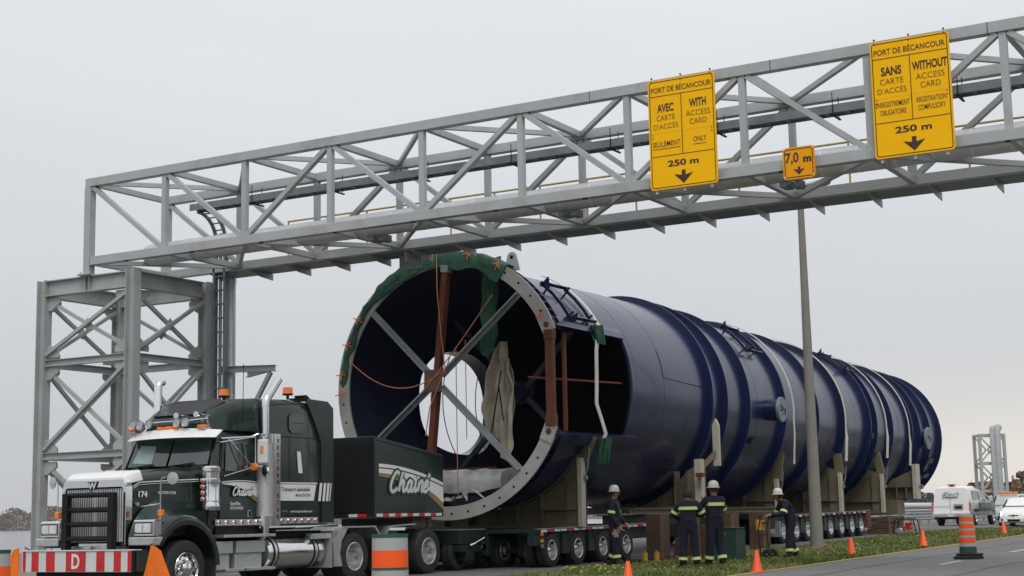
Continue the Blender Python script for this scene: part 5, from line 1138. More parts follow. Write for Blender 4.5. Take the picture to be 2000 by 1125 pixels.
for a, w in ((25.90, .08), (26.04, .075), (26.16, .07), (26.27, .03)): sp('slash_mark', m_white, [(a, 1.79), (a+w, 1.79), (a+w+.06, 2.165), (a+.06, 2.165)], .028, .032)
sp('lower_skirt', m_gpaint, [(24.62, 1.50), (25.95, 1.50), (25.95, 1.77), (24.62, 1.77)], .003, .006)
txt('Transport spécialisé', m_drumg, slp, (SX+.007, 25.18, 2.02), YD, UZ, .105, .92, bold=.018, shear=.2); txt('MANUTENTION', m_drumg, slp, (SX+.007, 25.42, 1.91), YD, UZ, .062, .50, bold=.01, shear=.2)
txt('www.transportchaine.com', m_whitet, slp, (SX+.007, 25.36, 1.58), YD, UZ, .065, .72, bold=.015, shear=.1); txt('SAAQ', m_signbk, slp, (SX+.007, 24.82, 1.59), YD, UZ, .04, .2)
# beacons and antennas
for p, sg, nm in (((CX+.15, 24.25, 3.87), .05, ''), ((CX+1.0, 25.25, 3.88), .09, '')):
    b = B(); b.cyl(p, Vector(p)+Vector((0, 0, sg)), .03, n=8); b.cyl(Vector(p)+Vector((0, 0, sg)), Vector(p)+Vector((0, 0, sg+.03)), .11, n=18); b.build('beacon_base', m_dark, slp)
    B().cyl(Vector(p)+Vector((0, 0, sg+.031)), Vector(p)+Vector((0, 0, sg+.16)), .105, .10, 18).build('beacon', m_amber, slp)
B().path([(CX+1.12, 23.65, 3.0), (CX+1.13, 23.68, 3.6), (CX+1.11, 23.72, 4.5)], .007, 5).build('antenna', m_dark, cab)
b = B(); b.box(CX+.8, CX+1.2, 25.55, 25.75, 3.86, 3.93); b.path([(CX+1.0, 25.5, 3.95), (CX+1.05, 25.8, 3.98), (CX+1.1, 26.0, 3.8)], .03, 6); b.build('roof_fitting', m_dark, slp)
for s in (1, -1):      # door mirrors
    x = CX+s*1.40; m_ = B()
    m_.path([(CX+s*1.12, 23.05, 3.0), (x-s*.1, 23.72, 3.05), (x, 23.82, 3.1), (x+s*.06, 24.02, 3.08), (x+s*.06, 24.05, 3.0), (x+s*.06, 24.05, 2.55), (x, 23.95, 2.47), (x-s*.1, 23.8, 2.47)], .014, 6); m_.path([(CX+s*1.14, 23.0, 2.92), (x-s*.05, 23.8, 3.05), (x-s*.05, 23.8, 2.5)], .014, 6)
    m_.path([(CX+s*1.13, 23.25, 3.0), (x-s*.06, 23.75, 2.45), (CX+s*1.16, 23.1, 2.27)], .013, 6); m_.build('mirror_bracket', m_chrome, tk)
    mb = B().obox((x+s*.02, 23.95, 2.76), (.22, .09, .48), Matrix.Rotation(R(18*s), 3, 'Z')).build('door_mirror', m_retro, tk, smooth=False, bevel=.03); B().obox((x+s*.03, 23.90, 2.80), (.06, .02, .14), Matrix.Rotation(R(18*s), 3, 'Z')).build('mirror_marker', m_amber, mb, smooth=False)
    B().lathe([(0, -.02), (.10, -.01), (.125, .02), (0, .05)], (x+s*.03, 24.0, 2.37), (.35*s, 1, 0), 20).build('round_mirror', m_chrome, tk); B().cyl((x-s*.06, 23.74, 2.46), (x-s*.06, 23.82, 2.46), .075, n=14).build('turn_signal', m_amber, tk)
# steps, tank
for ya, yb in ((22.66, 23.18), (23.28, 24.14)):
    bx('battery_box', m_tread, tk, -20.35, -19.72, ya, yb, .80, 1.03, .01); bx('battery_box', m_tread, tk, -20.35, -19.76, ya+.01, yb-.06, .48, .795, .01)
for z in (1.10, .46):
    for ya, yb in ((22.80, 23.4), (23.42, 24.34)): bx('step_board', m_alu, tk, -19.9, -19.62, ya+.05*(z < .8), yb, z, z+.055, .006)
bx('mud_flap', m_blue if False else m_blk, tk, -20.3, -19.64, 22.56, 22.60, .3, 1.12)
tank = B().lathe([(0, 24.26), (.20, 24.27), (.29, 24.30), (.325, 24.36), (.325, 26.06), (.29, 26.12), (.2, 26.15), (0, 26.16)], (-20.05, 0, .77), (0, 1, 0), 40).build('fuel_tank', m_chrome, tk, ang=30)
for y in (24.42, 25.72):
    for d in (0, .12): B().lathe([(.327, y+d), (.337, y+d), (.337, y+d+.035), (.327, y+d+.035)], (-20.05, 0, .77), (0, 1, 0), 36).build('tank_strap', m_dark, tank, ang=30)
    B().lathe([(.328, y+.036), (.334, y+.036), (.334, y+.119), (.328, y+.119)], (-20.05, 0, .77), (0, 1, 0), 36).build('tank_strap', m_alu, tank, ang=30)
bx('tank_step', m_tread, tk, -19.95, -19.66, 25.72, 26.2, 1.02, 1.13); bx('deck_plate', m_alu, tk, -20.9, -19.75, 24.5, 26.4, 1.20, 1.22); bx('side_fill', m_dark, tk, -20.6, -20.0, 24.3, 26.3, .95, 1.19)
bx('mud_panel', m_tread, tk, -20.4, -19.63, 26.18, 26.22, .42, 1.0)
for s in (1, -1):
    xa, xb = sorted((CX+s*.72, CX+s*1.46))
    for pts in ([(26.2, .95), (26.2, 1.0), (26.50, 1.26), (27.72, 1.26), (27.98, .98), (27.95, .96), (27.68, 1.23), (26.54, 1.23), (26.24, .97)], [(28.0, .98), (28.24, 1.25), (29.3, 1.29), (29.3, 1.26), (28.28, 1.22), (28.03, .97)]):
        B().prism(pts, lambda a, z, t: (t, a, z), xa, xb).build('wheel_fender', m_alu, tk, smooth=False)
    xs_ = xb-.01 if s > 0 else xa+.01
    B().prism([(26.22, .44), (26.5, .44), (26.42, .70), (26.48, .96), (26.62, 1.12), (26.7, 1.22), (26.52, 1.22), (26.2, .96)], lambda a, z, t: (xs_+t, a, z), -.01, .012).build('fender_panel', m_alu, tk, smooth=False)
bx('fifth_wheel', m_dark, tk, CX-.5, CX+.5, 28.6, 29.6, 1.0, 1.2, .02)
# ---------------- ballast box ----------------
bl = thing('ballast_box', 'dark green ballast box with a white script logo on the truck behind the sleeper', 'ballast box', (CX, 29.1, 1.4))
XN, XF = -19.60, -22.35
B().prism([(27.72, 1.43), (30.46, 1.43), (30.46, 2.85), (27.72, 3.20)], lambda a, z, t: (t, a, z), XF, XN).build('body', m_gside, bl, smooth=False, bevel=.015)
bx('front_panel', m_dark, bl, XF+.08, XN-.1, 27.705, 27.718, 1.55, 3.08)
b = B(); b.bar((XN+.004, 27.75, 3.12), (XN+.004, 30.44, 2.775), .012, .012); b.build('lid_seam', m_dark, bl, smooth=False)
XB = XN+.003; k_ = 12
top = [(27.86+2.58*i/k_, 2.60-.03*i/k_-.36*(i/k_)**1.9) for i in range(k_+1)]
bot = [(30.44, 1.74), (30.15, 1.90), (29.7, 2.08), (29.2, 2.22), (28.6, 2.33), (28.2, 2.38), (27.86, 2.40)]
B().prism(top+bot, lambda a, z, t: (XB+t, a, z), 0, .004).build('white_swoosh', m_white, bl, smooth=False)
B().prism([(a, z-.075) for a, z in top]+[(a, z-.10) for a, z in reversed(top)], lambda a, z, t: (XB+t, a, z), .004, .007).build('swoosh_line', m_gpaint, bl, smooth=False)
B().prism([(27.86, 2.39), (28.2, 2.37), (28.6, 2.32), (28.6, 2.24), (28.2, 2.30), (27.86, 2.33)], lambda a, z, t: (XB+t, a, z), 0, .004).build('tan_swoosh', m_tan, bl, smooth=False)
B().prism([(29.65, 2.09), (30.15, 1.89), (30.44, 1.73), (30.44, 1.58), (30.1, 1.78), (29.75, 1.96)], lambda a, z, t: (XB+t, a, z), 0, .0035).build('tan_swoosh', m_tan, bl, smooth=False)
logo(bl, (XB+.012, 29.03, 2.20), YD, UZ, 1.62, m_retro, m_drumg, lift=.006)
b = B(); b2 = B(); y = 27.76; k = 0
while y < 30.3: (b2 if k % 2 else b).box(XN+.001, XN+.006, y, min(y+.235, 30.44), 1.45, 1.515); y += .237; k += 1
for x, i in ((-20.3, 0), (-20.05, 1)): (b2 if i else b).box(x, x+.23, 27.70, 27.708, 1.45, 1.515)
b.split('reflector', m_retro, bl); b2.split('reflector', m_red, bl)
bx('support', m_cradle, bl, -21.9, -19.9, 29.6, 30.4, 1.2, 1.425); B().path([(-19.75, 29.95, 1.42), (-19.72, 29.97, 1.25), (-19.78, 29.9, 1.12)], .02, 6).build('chain', m_dark, bl)
# orange corner flags
def flag(pts, label, rod):
    f_ = thing('warning_flag', label, 'flag', pts[0], group='orange flags at the bumper'); n = 6; b = B(); A_, B_, C_, D_ = [Vector(p) for p in pts]; vs = []
    for j in range(n+1):
        for i in range(n+1):
            u, v = i/n, j/n; p = A_.lerp(B_, u).lerp(D_.lerp(C_, u), v)+Vector((0, .025*math.sin(u*5+v*2), 0)); vs.append(p)
    k = (n+1)**2; vs += [p+Vector((0, .006, 0)) for p in vs]; fs = []
    for j in range(n):
        for i in range(n): a = j*(n+1)+i; fs += [(a, a+1, a+n+2, a+n+1), (k+a, k+a+n+1, k+a+n+2, k+a+1)]
    b.add(vs, fs); b.build('cloth', m_flag, f_, ang=60); B().path(rod, .012, 6).build('rod', m_dark, f_)
flag([(-19.42, 20.62, 1.02), (-19.16, 20.62, .92), (-18.93, 20.6, .42), (-19.62, 20.6, .38)], 'orange flag hanging at the right corner of the bumper board', [(-19.7, 20.7, .9), (-19.4, 20.64, 1.04)])
flag([(-22.50, 20.42, 1.0), (-22.62, 20.42, .96), (-23.0, 20.42, .36), (-22.52, 20.42, .34)], 'orange flag hanging at the left corner of the bumper board', [(-22.4, 20.7, .9), (-22.55, 20.6, 1.0)])

# ---------------- drums and cones ----------------
def drum(x, y, label, r=.30, h=1.02):
    z = gz(x, y); d = thing('traffic_drum', label, 'traffic drum', (x, y, z), group='wide orange traffic drums')
    zs = [(0, .05, m_dark, r+.1), (.05, .29, m_drum, r), (.29, .31, m_drumg, r+.012), (.31, .52, m_drumw, r-.004), (.52, .54, m_drumg, r+.012), (.54, .75, m_drum, r-.01), (.75, .77, m_drumg, r), (.77, .985, m_drumw, r-.016), (.985, 1.02, m_drumg, r-.01)]
    zs = [(0, .05, m_dark, r+.1), (.05, .30, m_drum, r), (.30, .50, m_drumw, r-.002), (.50, .53, m_drumg, r+.008), (.53, .78, m_drum, r-.006), (.78, .97, m_drumw, r-.010), (.97, 1.02, m_drumg, r-.004)]
    for a, c, m, q in zs: B().lathe([(0, a*h), (q, a*h+.001), (q*.995, c*h-.001), (0, c*h)], (x, y, z), n=40).build('base' if a == 0 else 'orange_band' if m is m_drum else 'silver_band' if m is m_drumw else 'rim', m, d, ang=40)
drum(-14.39, 20.75, 'orange and silver traffic drum in front of the truck rear wheels', h=1.08)
drum(-18.62, 16.35, 'orange and silver traffic drum cut off by the left edge of the photo', r=.30)
x, y = -9.1, 36.45; z = gz(x, y); d = thing('delineator_post', 'slim orange and white striped traffic post with a black rubber foot at right', 'traffic post', (x, y, z))
B().lathe([(0, 0), (.33, .001), (.34, .05), (.30, .075), (0, .08)], (x, y, z), n=30).build('rubber_base', m_blk, d); B().lathe([(0, .08), (.30, .081), (.31, .12), (.26, .135), (0, .14)], (x+.03, y, z), n=30).build('rubber_base', m_blk, d)
zz = .14; seg = [(.14, m_drumg), (.085, m_drumw), (.12, m_drum), (.055, m_drumw), (.105, m_drum), (.055, m_drumw), (.10, m_drum), (.055, m_drumw), (.10, m_drum), (.055, m_drumw)]
for k, (h, m) in enumerate(seg):
    q = .195-.035*(zz-.14)/.9; B().lathe([(0, zz), (q, zz+.002), (q-.004, zz+h-.002), (0, zz+h)], (x, y, z), n=32).build('green_band' if k == 0 else 'orange_band' if m is m_drum else 'silver_band', m, d, ang=40); zz += h
for (x, y), lb, tl in (((-12.15, 24.85), 'small orange cone in the grass nearest the camera, in front of the first worker', 0), ((-11.95, 30.5), 'orange cone on the kerb line between the helmeted worker and the hand truck', 0), ((-12.3, 37.8), 'orange cone at the kerb just right of the lamp pole', .03), ((-12.3, 44.3), 'orange cone below the portable generator', .05), ((-12.6, 55.6), 'farthest orange cone, in front of the white car', .05)):
    z = gz(x, y)+(.03 if x < -12 else 0); c = thing('traffic_cone', lb, 'cone', (x, y, z), group='orange cones along the kerb')
    B().box(x-.14, x+.14, y-.14, y+.14, z, z+.025).build('foot', m_cone, c, smooth=False, bevel=.008)
    B().lathe([(.105, .025), (.1, .035), (.035, .44), (.028, .45), (.022, .45), (.022, .40)], (x, y, z), n=28).build('cone', m_cone, c)
    if tl: c.rotation_euler = (0, -tl, 0)
# ---------------- other vehicles ----------------
def vwheel(parent, c, r, w, sg): return wheel(parent, c, r, w, sg, style='small', rim_m=m_alu)
def small_car(name, label, cat, loc, rz, paint, Ln=3.8, Wd=1.68, Ht=1.48, lit=True, beacon=False):
    v = thing(name, label, cat, loc, rz, local=True); w = Wd/2; y0, y1 = -Ln/2, Ln/2     # front is +Y
    b = B(); b.loft([rsec(y0, 0, w*.86, w*.8, .32, .95, .06, .12), rsec(y0+.15, 0, w*.97, w*.9, .22, 1.0, .06, .12), rsec(y0+.9, 0, w, w*.93, .2, .98, .05, .12), rsec(y1-1.2, 0, w, w*.93, .2, .98, .05, .12), rsec(y1-.55, 0, w*.98, w*.88, .2, .90, .05, .14), rsec(y1-.15, 0, w*.92, w*.78, .2, .74, .06, .14), rsec(y1, 0, w*.78, w*.62, .26, .60, .08, .14)])
    body = b.build('body', paint, v, ang=50)
    B().loft([rsec(y0+.08, 0, w*.84, w*.66, .93, 1.02, .02, .04, y2=y0+.12), rsec(y0+.45, 0, w*.9, w*.72, .93, Ht-.03, .02, .12), rsec(y0+1.3, 0, w*.92, w*.74, .93, Ht, .02, .12), rsec(y1-1.75, 0, w*.92, w*.73, .93, Ht-.04, .02, .12), rsec(y1-.95, 0, w*.88, w*.80, .86, .96, .02, .04)]).build('cabin', paint, v, ang=50)
    F_ = lambda x, t, d=.012: Vector((x*(w*.84-(w*.14)*t), y1-.98-.80*t+.02, .955+(Ht-.09-.955)*t+d))
    pane('windshield', m_glass, v, [F_(-.93, .06), F_(.93, .06), F_(.93, .93), F_(-.93, .93)], .01, (0, .5, .5))
    for s in (-1, 1):
        pane('side_window', m_glass, v, [Vector((s*w*.93, y1-1.25, .98)), Vector((s*w*.93, y0+.7, .98)), Vector((s*w*.80, y0+.75, Ht-.12)), Vector((s*w*.80, y1-1.75, Ht-.12))], .01, (s, 0, .1))
        for y in (y1-.75, y0+.65): vwheel(v, (s*(w-.1), y, .29), .29, .18, s); B().lathe([(.30, -.02), (.35, 0), (.30, .02)], (s*(w+.0), y, .30), (1, 0, 0), 20).build('wheel_arch', m_dark, body)
        B().loft([[Vector((s*w*x, y, z)) for x, z in q] for y, q in ((y1-.55, ((.86, .82), (.72, .80), (.74, .70), (.9, .70))), (y1-.10, ((.74, .70), (.50, .66), (.55, .54), (.80, .56))))]).build('headlight', m_lit if lit else m_lamp, v)
        B().obox((s*(w+.06), y1-1.45, 1.0), (.16, .1, .12)).build('door_mirror', paint, v, smooth=False, bevel=.02); B().cyl((s*w*.68, y1-.06, .36), (s*w*.68, y1-.0, .36), .06, n=10).build('fog_lamp', m_dark, v)
    b = B(); b.obox((0, y1-.03, .56), (.52, .06, .10)); b.obox((0, y1-.01, .33), (.62, .06, .12)); b.build('grille', m_dark, v, smooth=False, bevel=.02)
    B().cyl((0, y1, .58), (0, y1+.03, .58), .05, n=12).build('badge', m_chrome, v)
    if beacon: B().obox((0, y1-1.9, Ht+.06), (1.1, .25, .12)).build('beacon_bar', m_amber, v, smooth=False, bevel=.03)
    return v
z = gz(-17.7, 80)
small_car('hatchback_car', 'small white hatchback facing the camera with its headlights lit', 'car', (-17.65, 82.0, z-.02), math.pi, m_carw)
small_car('utility_car', 'silver utility vehicle with an amber roof bar behind the service pickup', 'car', (-21.7, 98, .5), math.pi, m_vsil, 4.7, 1.85, 1.75, False, True)
small_car('hatchback_car', 'grey green car mostly cut off at the right edge behind the white hatchback', 'car', (-17.35, 92, .42), math.pi, m_smoke, 4.4, 1.8, 1.85, False)
pk = thing('service_pickup', 'white and green service pickup with a closed white canopy, seen from behind', 'pickup', (-21.02, 84.3, .52), 0, local=True)
b = B(); b.loft([rsec(-2.9, 0, .98, .98, .62, 1.16, .05, .06), rsec(-2.75, 0, 1.0, 1.0, .55, 1.24, .05, .06), rsec(0, 0, 1.0, .99, .5, 1.24, .05, .08), rsec(1.6, 0, 1.0, .98, .5, 1.24, .05, .1), rsec(2.6, 0, .98, .92, .55, 1.16, .05, .14), rsec(2.9, 0, .92, .86, .6, 1.08, .05, .14)]); b.build('body', m_vsil, pk, ang=50)
for s in (-1, 1): bx('side_panel', m_vgreen, pk, s*1.003-.006, s*1.003+.006, -1.3, 2.3, .72, 1.2)
B().loft([rsec(-3.03, 0, .96, .86, .64, 1.95, .04, .22, y2=-2.88), rsec(-2.7, 0, .98, .88, 1.2, 2.04, .04, .22), rsec(-1.3, 0, .98, .86, 1.2, 2.06, .04, .2), rsec(-.95, 0, .96, .80, 1.2, 1.95, .04, .2)]).build('canopy', m_carw, pk, ang=45)
B().loft([rsec(-.9, 0, .95, .74, 1.2, 1.88, .04, .16), rsec(-.2, 0, .95, .74, 1.2, 1.92, .04, .16), rsec(.5, 0, .95, .72, 1.2, 1.88, .04, .16), rsec(1.25, 0, .95, .88, 1.15, 1.30, .04, .06)]).build('cab', m_vsil, pk, ang=45)
for s in (-1, 1):
    pane('side_window', m_glass, pk, [Vector((s*.955, y, z_))+Vector((-s*.20*(z_-1.25)/.6, 0, 0)) for y, z_ in ((-.8, 1.26), (.95, 1.26), (.45, 1.78), (-.7, 1.80))], .01, (s, 0, .2))
    pane('canopy_window', m_glass, pk, [Vector((s*.985, y, z_))+Vector((-s*.10*(z_-1.3)/.6, 0, 0)) for y, z_ in ((-2.4, 1.36), (-1.2, 1.36), (-1.3, 1.8), (-2.35, 1.8))], .01, (s, 0, .2))
    for y in (-1.9, 1.9): vwheel(pk, (s*.86, y, .40), .40, .26, s)
    B().box(s*.99-.06 if s > 0 else -1.0, 1.0 if s > 0 else -.93, -3.06, -2.95, .78, 1.22).build('tail_light', m_redl, pk, smooth=False, bevel=.01)
    B().obox((s*1.14, .75, 1.38), (.22, .14, .3)).build('door_mirror', m_lamp, pk, smooth=False, bevel=.03)
    bx('wheel_flare', m_dark, pk, s*1.0-.03, s*1.0+.03, -2.35, -1.45, .72, .86, .02)
bx('rear_bumper', m_alu, pk, -.98, .98, -3.18, -3.0, .46, .62, .02); bx('number_plate', m_retro, pk, -.16, .16, -3.2, -3.185, .48, .60)
b = B(); b.box(-.9, .9, -3.0, -2.6, .34, .5); b.build('tow_hitch', m_dark, pk, smooth=False)
b = B(); 
for x in (-.03,): b.box(x-.006, x+.006, -3.055, -3.03, .66, 1.8)
b.box(-.86, -.06, -3.055, -3.03, 1.02, 1.035); b.build('door_seam', m_signbk, pk, smooth=False)
bx('beacon_bar', m_redl, pk, -.22, .22, -2.75, -2.6, 2.09, 2.15, .02); bx('beacon_foot', m_dark, pk, -.12, .12, -2.72, -2.63, 2.0, 2.09)
logo(pk, (-.03, -2.985, 1.60), (1, 0, 0), (0, .12, 1), .80, m_retro, m_drumg)
bx('picture_decal', m_signbk, pk, .12, .62, -3.062, -3.05, .86, 1.12); bx('picture_decal', m_dark, pk, .2, .55, -3.068, -3.063, .88, 1.02)

# ---------------- people ----------------
def limb_point(P, a, b, t): return P[a].lerp(P[b], t)
def person(loc, face, label, pose, helmet=True, H=1.75, bands=(), gloves=True, headturn=0):
    """face: heading in degrees, 0 = +Y, counter-clockwise; pose overrides joint positions (x right, y forward, z up) for a 1.75 m figure"""
    root = thing('person', label, 'person', loc, R(face), group=None, local=True)
    J = dict(pelvis=(0, 0, .95), spine=(0, 0, 1.12), chest=(0, 0, 1.32), neck=(0, 0, 1.47), head0=(0, .01, 1.54), head1=(0, .015, 1.62), head2=(0, .01, 1.70),
        hipL=(-.10, 0, .90), kneeL=(-.11, .02, .49), ankL=(-.12, -.02, .10), toeL=(-.14, .14, .045), hipR=(.10, 0, .90), kneeR=(.11, .02, .49), ankR=(.12, -.02, .10), toeR=(.14, .14, .045),
        shL=(-.19, 0, 1.41), elL=(-.25, -.02, 1.13), wrL=(-.26, .06, .89), shR=(.19, 0, 1.41), elR=(.25, -.02, 1.13), wrR=(.26, .06, .89))
    J.update(pose); J = {k: Vector(v)*(H/1.75) for k, v in J.items()}; s = H/1.75
    rad = dict(pelvis=.185, spine=.18, chest=.195, neck=.066, head0=.072, head1=.098, head2=.080, hipL=.125, kneeL=.095, ankL=.085, toeL=.045, hipR=.125, kneeR=.095, ankR=.085, toeR=.045, shL=.095, elL=.075, wrL=.055, shR=.095, elR=.075, wrR=.055)
    names = list(J); idx = {k: i for i, k in enumerate(names)}; vs = [J[k] for k in names]; rs = [(rad[k]*s, rad[k]*s*(.8 if k in ('chest', 'spine', 'pelvis') else 1.12 if k == 'head1' else 1)) for k in names]
    es = [('pelvis', 'spine'), ('spine', 'chest'), ('chest', 'neck'), ('neck', 'head0'), ('head0', 'head1'), ('head1', 'head2'), ('pelvis', 'hipL'), ('hipL', 'kneeL'), ('kneeL', 'ankL'), ('ankL', 'toeL'), ('pelvis', 'hipR'), ('hipR', 'kneeR'), ('kneeR', 'ankR'), ('ankR', 'toeR'), ('chest', 'shL'), ('shL', 'elL'), ('elL', 'wrL'), ('chest', 'shR'), ('shR', 'elR'), ('elR', 'wrR')]
    es = [(idx[a], idx[b]) for a, b in es]
    for S in 'LR':
        w, e = J['wr'+S], J['el'+S]; d = (w-e).normalized(); sd_ = d.cross(Vector((0, 1, 0)) if abs(d.y) < .8 else Vector((0, 0, 1))).normalized(); nn = sd_.cross(d)
        palm = w+d*.07*s; pi_ = len(vs); vs.append(palm); rs.append((.036*s, .022*s)); es.append((idx['wr'+S], pi_))
        for k, (o, ln) in enumerate(((-.030, .075), (-.010, .088), (.010, .083), (.029, .066))):
            a = palm+d*.03*s+sd_*o*s; b = a+d*ln*.5*s+nn*.006; c = b+d*ln*.35*s+nn*.03*s*(-1 if S == 'L' else 1)
            k0 = len(vs); vs += [a, b, c]; rs += [(.0105*s,)*2, (.0095*s,)*2, (.0085*s,)*2]; es += [(pi_, k0), (k0, k0+1), (k0+1, k0+2)]
        k0 = len(vs); sg = 1 if S == 'L' else -1; a = palm-d*.025*s-sd_*.038*s*1; b = a+d*.04*s-sd_*.018*s; vs += [a, b]; rs += [(.012*s,)*2, (.0095*s,)*2]; es += [(pi_, k0), (k0, k0+1)]
    me = bpy.data.meshes.new('body'); me.from_pydata(vs, es, []); o = bpy.data.objects.new('body', me); C.collection.objects.link(o)
    sk_ = o.modifiers.new('skin', 'SKIN'); sk_.use_smooth_shade = True
    if not me.skin_vertices:
        bm = bmesh.new(); bm.from_mesh(me); bm.verts.layers.skin.verify(); bm.to_mesh(me); bm.free()
    for i, r_ in enumerate(rs): me.skin_vertices[0].data[i].radius = r_; me.skin_vertices[0].data[i].use_root = (i == 0)
    o.modifiers.new('sub', 'SUBSURF').levels = 2; o.modifiers['sub'].render_levels = 2
    bpy.context.view_layer.update(); m2 = bpy.data.meshes.new_from_object(o.evaluated_get(bpy.context.evaluated_depsgraph_get())); o.modifiers.clear(); o.data = m2
    m2.materials.clear()
    for m in (m_navy, m_skin, m_glove, m_boot, m_reflw): m2.materials.append(m)
    hd = J['neck']+Vector((0, 0, .03))*s
    for p in m2.polygons:
        c = p.center; k = 0
        if c.z > hd.z and (c-J['head1']).length < .25*s: k = 1
        for S in 'LR':
            w, e = J['wr'+S], J['el'+S]; d = (w-e).normalized()
            if (c-w).dot(d) > .02 and (c-w).length < .26*s: k = 2 if gloves else 1
            an = J['ank'+S]
            if (c-an).length < .28*s and c.z < an.z+.045*s: k = 3
        p.material_index = k
    for p in m2.polygons: p.use_smooth = True
    o.parent = root; o.name = 'body'
    # face
    h1 = J['head1']; ft = Matrix.Rotation(R(headturn), 3, 'Z'); F = lambda x, y, z_: h1+ft@Vector((x, y, z_))*s
    b = B(); b.path([F(0, .085, .03), F(0, .108, -.005), F(0, .118, -.025), F(0, .10, -.035)], [.010, .013, .016, .010], 8)
    for sx_ in (-1, 1): b.lathe([(0, -.012), (.022, -.008), (.03, 0), (.022, .008), (0, .012)], F(sx_*.092, -.005, -.005), (1, 0, 0), 10)
    b.build('nose_and_ears', m_skin, root)
    b = B()
    for sx_ in (-1, 1): b.obox(F(sx_*.032, .088, .018), (.022, .01, .010), ft)
    b.obox(F(0, .093, -.052), (.042, .01, .010), ft); b.build('eyes_and_mouth', m_hair, root, smooth=False)
    # hair
    b = B(); b.lathe([(.102, -.045), (.110, .0), (.108, .05), (.085, .10), (.045, .125), (0, .132)], F(0, -.014, .0), (0, 0, 1), 20); hr = b.build('hair', m_hair, root)
    for v in hr.data.vertices:
        q = ft.inverted()@(v.co-h1)
        if q.y > .02*s and q.z < .06*s: v.co -= ft@Vector((0, (q.y-.02*s)*.75, 0))
    if helmet:
        b = B(); b.lathe([(.118, .0), (.122, .03), (.116, .08), (.095, .125), (.055, .152), (0, .16)], F(0, -.005, .055), (0, 0, 1), 26)
        b.lathe([(.114, .006), (.158, -.006), (.162, .0), (.118, .016)], F(0, -.002, .052), (0, 0, 1), 26); b.bar(F(0, -.10, .13), F(0, .09, .14), .03, .05); b.build('hard_hat', m_hat, root, ang=40)
    # reflective bands around limbs, and the chest band
    def band(a, b_, t, r_, w=.05, m=m_refl):
        A_, B_ = J[a], J[b_]; d = (B_-A_).normalized(); c = A_.lerp(B_, t)
        B().lathe([(r_*s, -w*s/2), (r_*s+.004, -w*s/2), (r_*s+.004, w*s/2), (r_*s, w*s/2)], c, d, 18).build('reflective_band', m, root)
    for S in 'LR': band('sh'+S, 'el'+S, .72, .086, .06); band('knee'+S, 'ank'+S, .72, .098, .065)
    # back band across the shoulder blades
    b = B(); ch = J['chest']; n = 16; S = []
    for k in range(n+1):
        a = R(200+140*k/n) if 'back' in bands else R(20+140*k/n); S.append(ch+Vector((.222*math.cos(a), .178*math.sin(a), .0))*s)
    if bands:
        b.ribbon([p+Vector((0, 0, .0)) for p in S], [(p-ch).normalized() for p in S], .07*s, .008, [Vector((0, 0, 1))]*len(S)); b.build('reflective_band', m_refl, root)
    B().lathe([(.172*s, -.02), (.178*s, 0), (.172*s, .02)], J['spine']-Vector((0, 0, .06))*s, (0, 0, 1), 20).build('belt', m_navy, root).scale = (1, 1, 1)
    # collar
    B().lathe([(.085*s, -.03*s), (.075*s, .03*s), (.082*s, .03*s), (.095*s, -.03*s)], J['neck']-Vector((0, 0, .01)), (0, 0, 1), 18).build('collar', m_navy, root)
    return root
G = lambda x, y: (x, y, gz(x, y))
# 1: in front of the front trailer, looking right, gloved hand hanging
person(G(-16.75, 33.6), -75, 'person in navy coveralls and hard hat standing alone beside the front trailer',
 dict(shL=(-.19, .0, 1.41), elL=(-.24, .03, 1.13), wrL=(-.2, .2, .95), shR=(.19, 0, 1.41), elR=(.24, -.03, 1.12), wrR=(.22, .14, .90), ankR=(.11, .06, .10), toeR=(.12, .22, .045), ankL=(-.1, -.12, .10), toeL=(-.11, .04, .045)), H=1.84, headturn=0)
# 2: bareheaded, back to the camera, forearms raised
person(G(-14.25, 32.3), 24, 'bareheaded person with dark hair in navy coveralls, back turned, beside a helmeted one',
 dict(head0=(0, .03, 1.53), head1=(0, .05, 1.60), head2=(0, .05, 1.67), neck=(0, .02, 1.46), elL=(-.33, .06, 1.17), wrL=(-.20, .28, 1.10), elR=(.33, .08, 1.17), wrR=(.24, .30, 1.16), ankL=(-.15, 0, .10), toeL=(-.2, .14, .045), ankR=(.16, 0, .10), toeR=(.2, .14, .045), kneeR=(.13, .02, .49), kneeL=(-.13, .02, .49)), helmet=False, H=1.76, bands=('back',), gloves=False)
# 3: helmeted, turned left, reaching to the left
person(G(-13.8, 32.75), 52, 'person in navy coveralls and speckled hard hat reaching towards the bareheaded one',
 dict(elL=(-.30, .14, 1.22), wrL=(-.22, .42, 1.10), elR=(.27, .12, 1.17), wrR=(.12, .36, 1.08), ankL=(-.13, .08, .10), toeL=(-.16, .22, .045), ankR=(.13, -.06, .10), toeR=(.16, .08, .045)), H=1.86, bands=('back',), headturn=10)
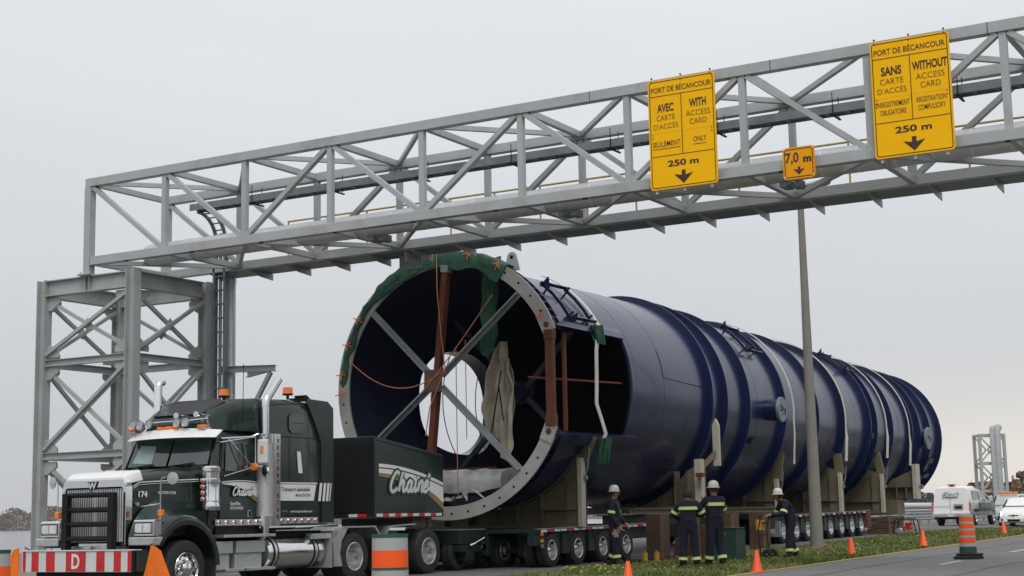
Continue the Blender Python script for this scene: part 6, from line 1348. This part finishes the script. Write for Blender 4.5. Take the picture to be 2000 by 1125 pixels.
# 4: stooping over a hand truck, facing left
person(G(-13.55, 37.0), 128, 'stooping person in navy coveralls and hard hat holding a hand truck',
 dict(chest=(0, .13, 1.24), neck=(0, .22, 1.37), head0=(0, .27, 1.42), head1=(0, .31, 1.49), head2=(0, .33, 1.57), spine=(0, .03, 1.08), shL=(-.19, .17, 1.32), shR=(.19, .17, 1.32), elL=(-.26, .28, 1.06), wrL=(-.15, .52, 1.05), elR=(.26, .28, 1.05), wrR=(.15, .52, 1.02), ankL=(-.15, .12, .10), toeL=(-.16, .27, .045), ankR=(.14, -.14, .10), toeR=(.16, .0, .045), kneeL=(-.12, .12, .50)), H=1.80, bands=(), gloves=True)
ht = thing('hand_truck', 'dark two wheeled hand truck held by the stooping person left of the lamp pole', 'hand truck', (-14.10, 36.65, gz(0, 36.6)))
z = gz(0, 36.6); b = B()
for dy in (-.16, .16): b.path([(-14.12+dy*.3, 36.62+dy, z+.05), (-14.16+dy*.3, 36.6+dy, z+.7), (-14.10+dy*.3, 36.62+dy, z+1.05), (-14.00+dy*.3, 36.64+dy, z+1.10)], .018, 6)
for zz in (.3, .6, .9): b.bar((-14.20, 36.46, z+zz), (-14.10, 36.78, z+zz), .03, .03)
b.box(-14.42, -14.12, 36.45, 36.8, z+.03, z+.05); b.build('frame', m_trail, ht)
for dy in (-.2, .2): B().lathe([(.03, -.03), (.12, -.03), (.13, 0), (.12, .03), (.03, .03)], (-14.00, 36.62+dy, z+.13), (0, 1, 0), 18).build('wheel', m_blk, ht)
b = B(); b.cyl((-14.22, 36.5, z+.72), (-14.22, 36.5, z+.98), .07, n=10); b.cyl((-14.20, 36.72, z+.72), (-14.20, 36.72, z+.96), .06, n=10); b.build('regulator', m_ygear, ht)

# ---------------- haze over the river and far woods ----------------
m_haze = bpy.data.materials.new('haze'); m_haze.use_nodes = True; t = m_haze.node_tree; t.nodes.clear()
pv = t.nodes.new('ShaderNodeVolumePrincipled'); pv.inputs['Color'].default_value = (.82, .86, .93, 1); pv.inputs['Density'].default_value = 0.00009; pv.inputs['Anisotropy'].default_value = 0
ou = t.nodes.new('ShaderNodeOutputMaterial'); t.links.new(pv.outputs[0], ou.inputs['Volume'])
hz = B().box(-9500, 6000, -6500, 9500, -6, 40).build('haze', m_haze, None, smooth=False); tag(hz, 'thin pale haze over the river and the far woods', 'haze', kind='stuff')
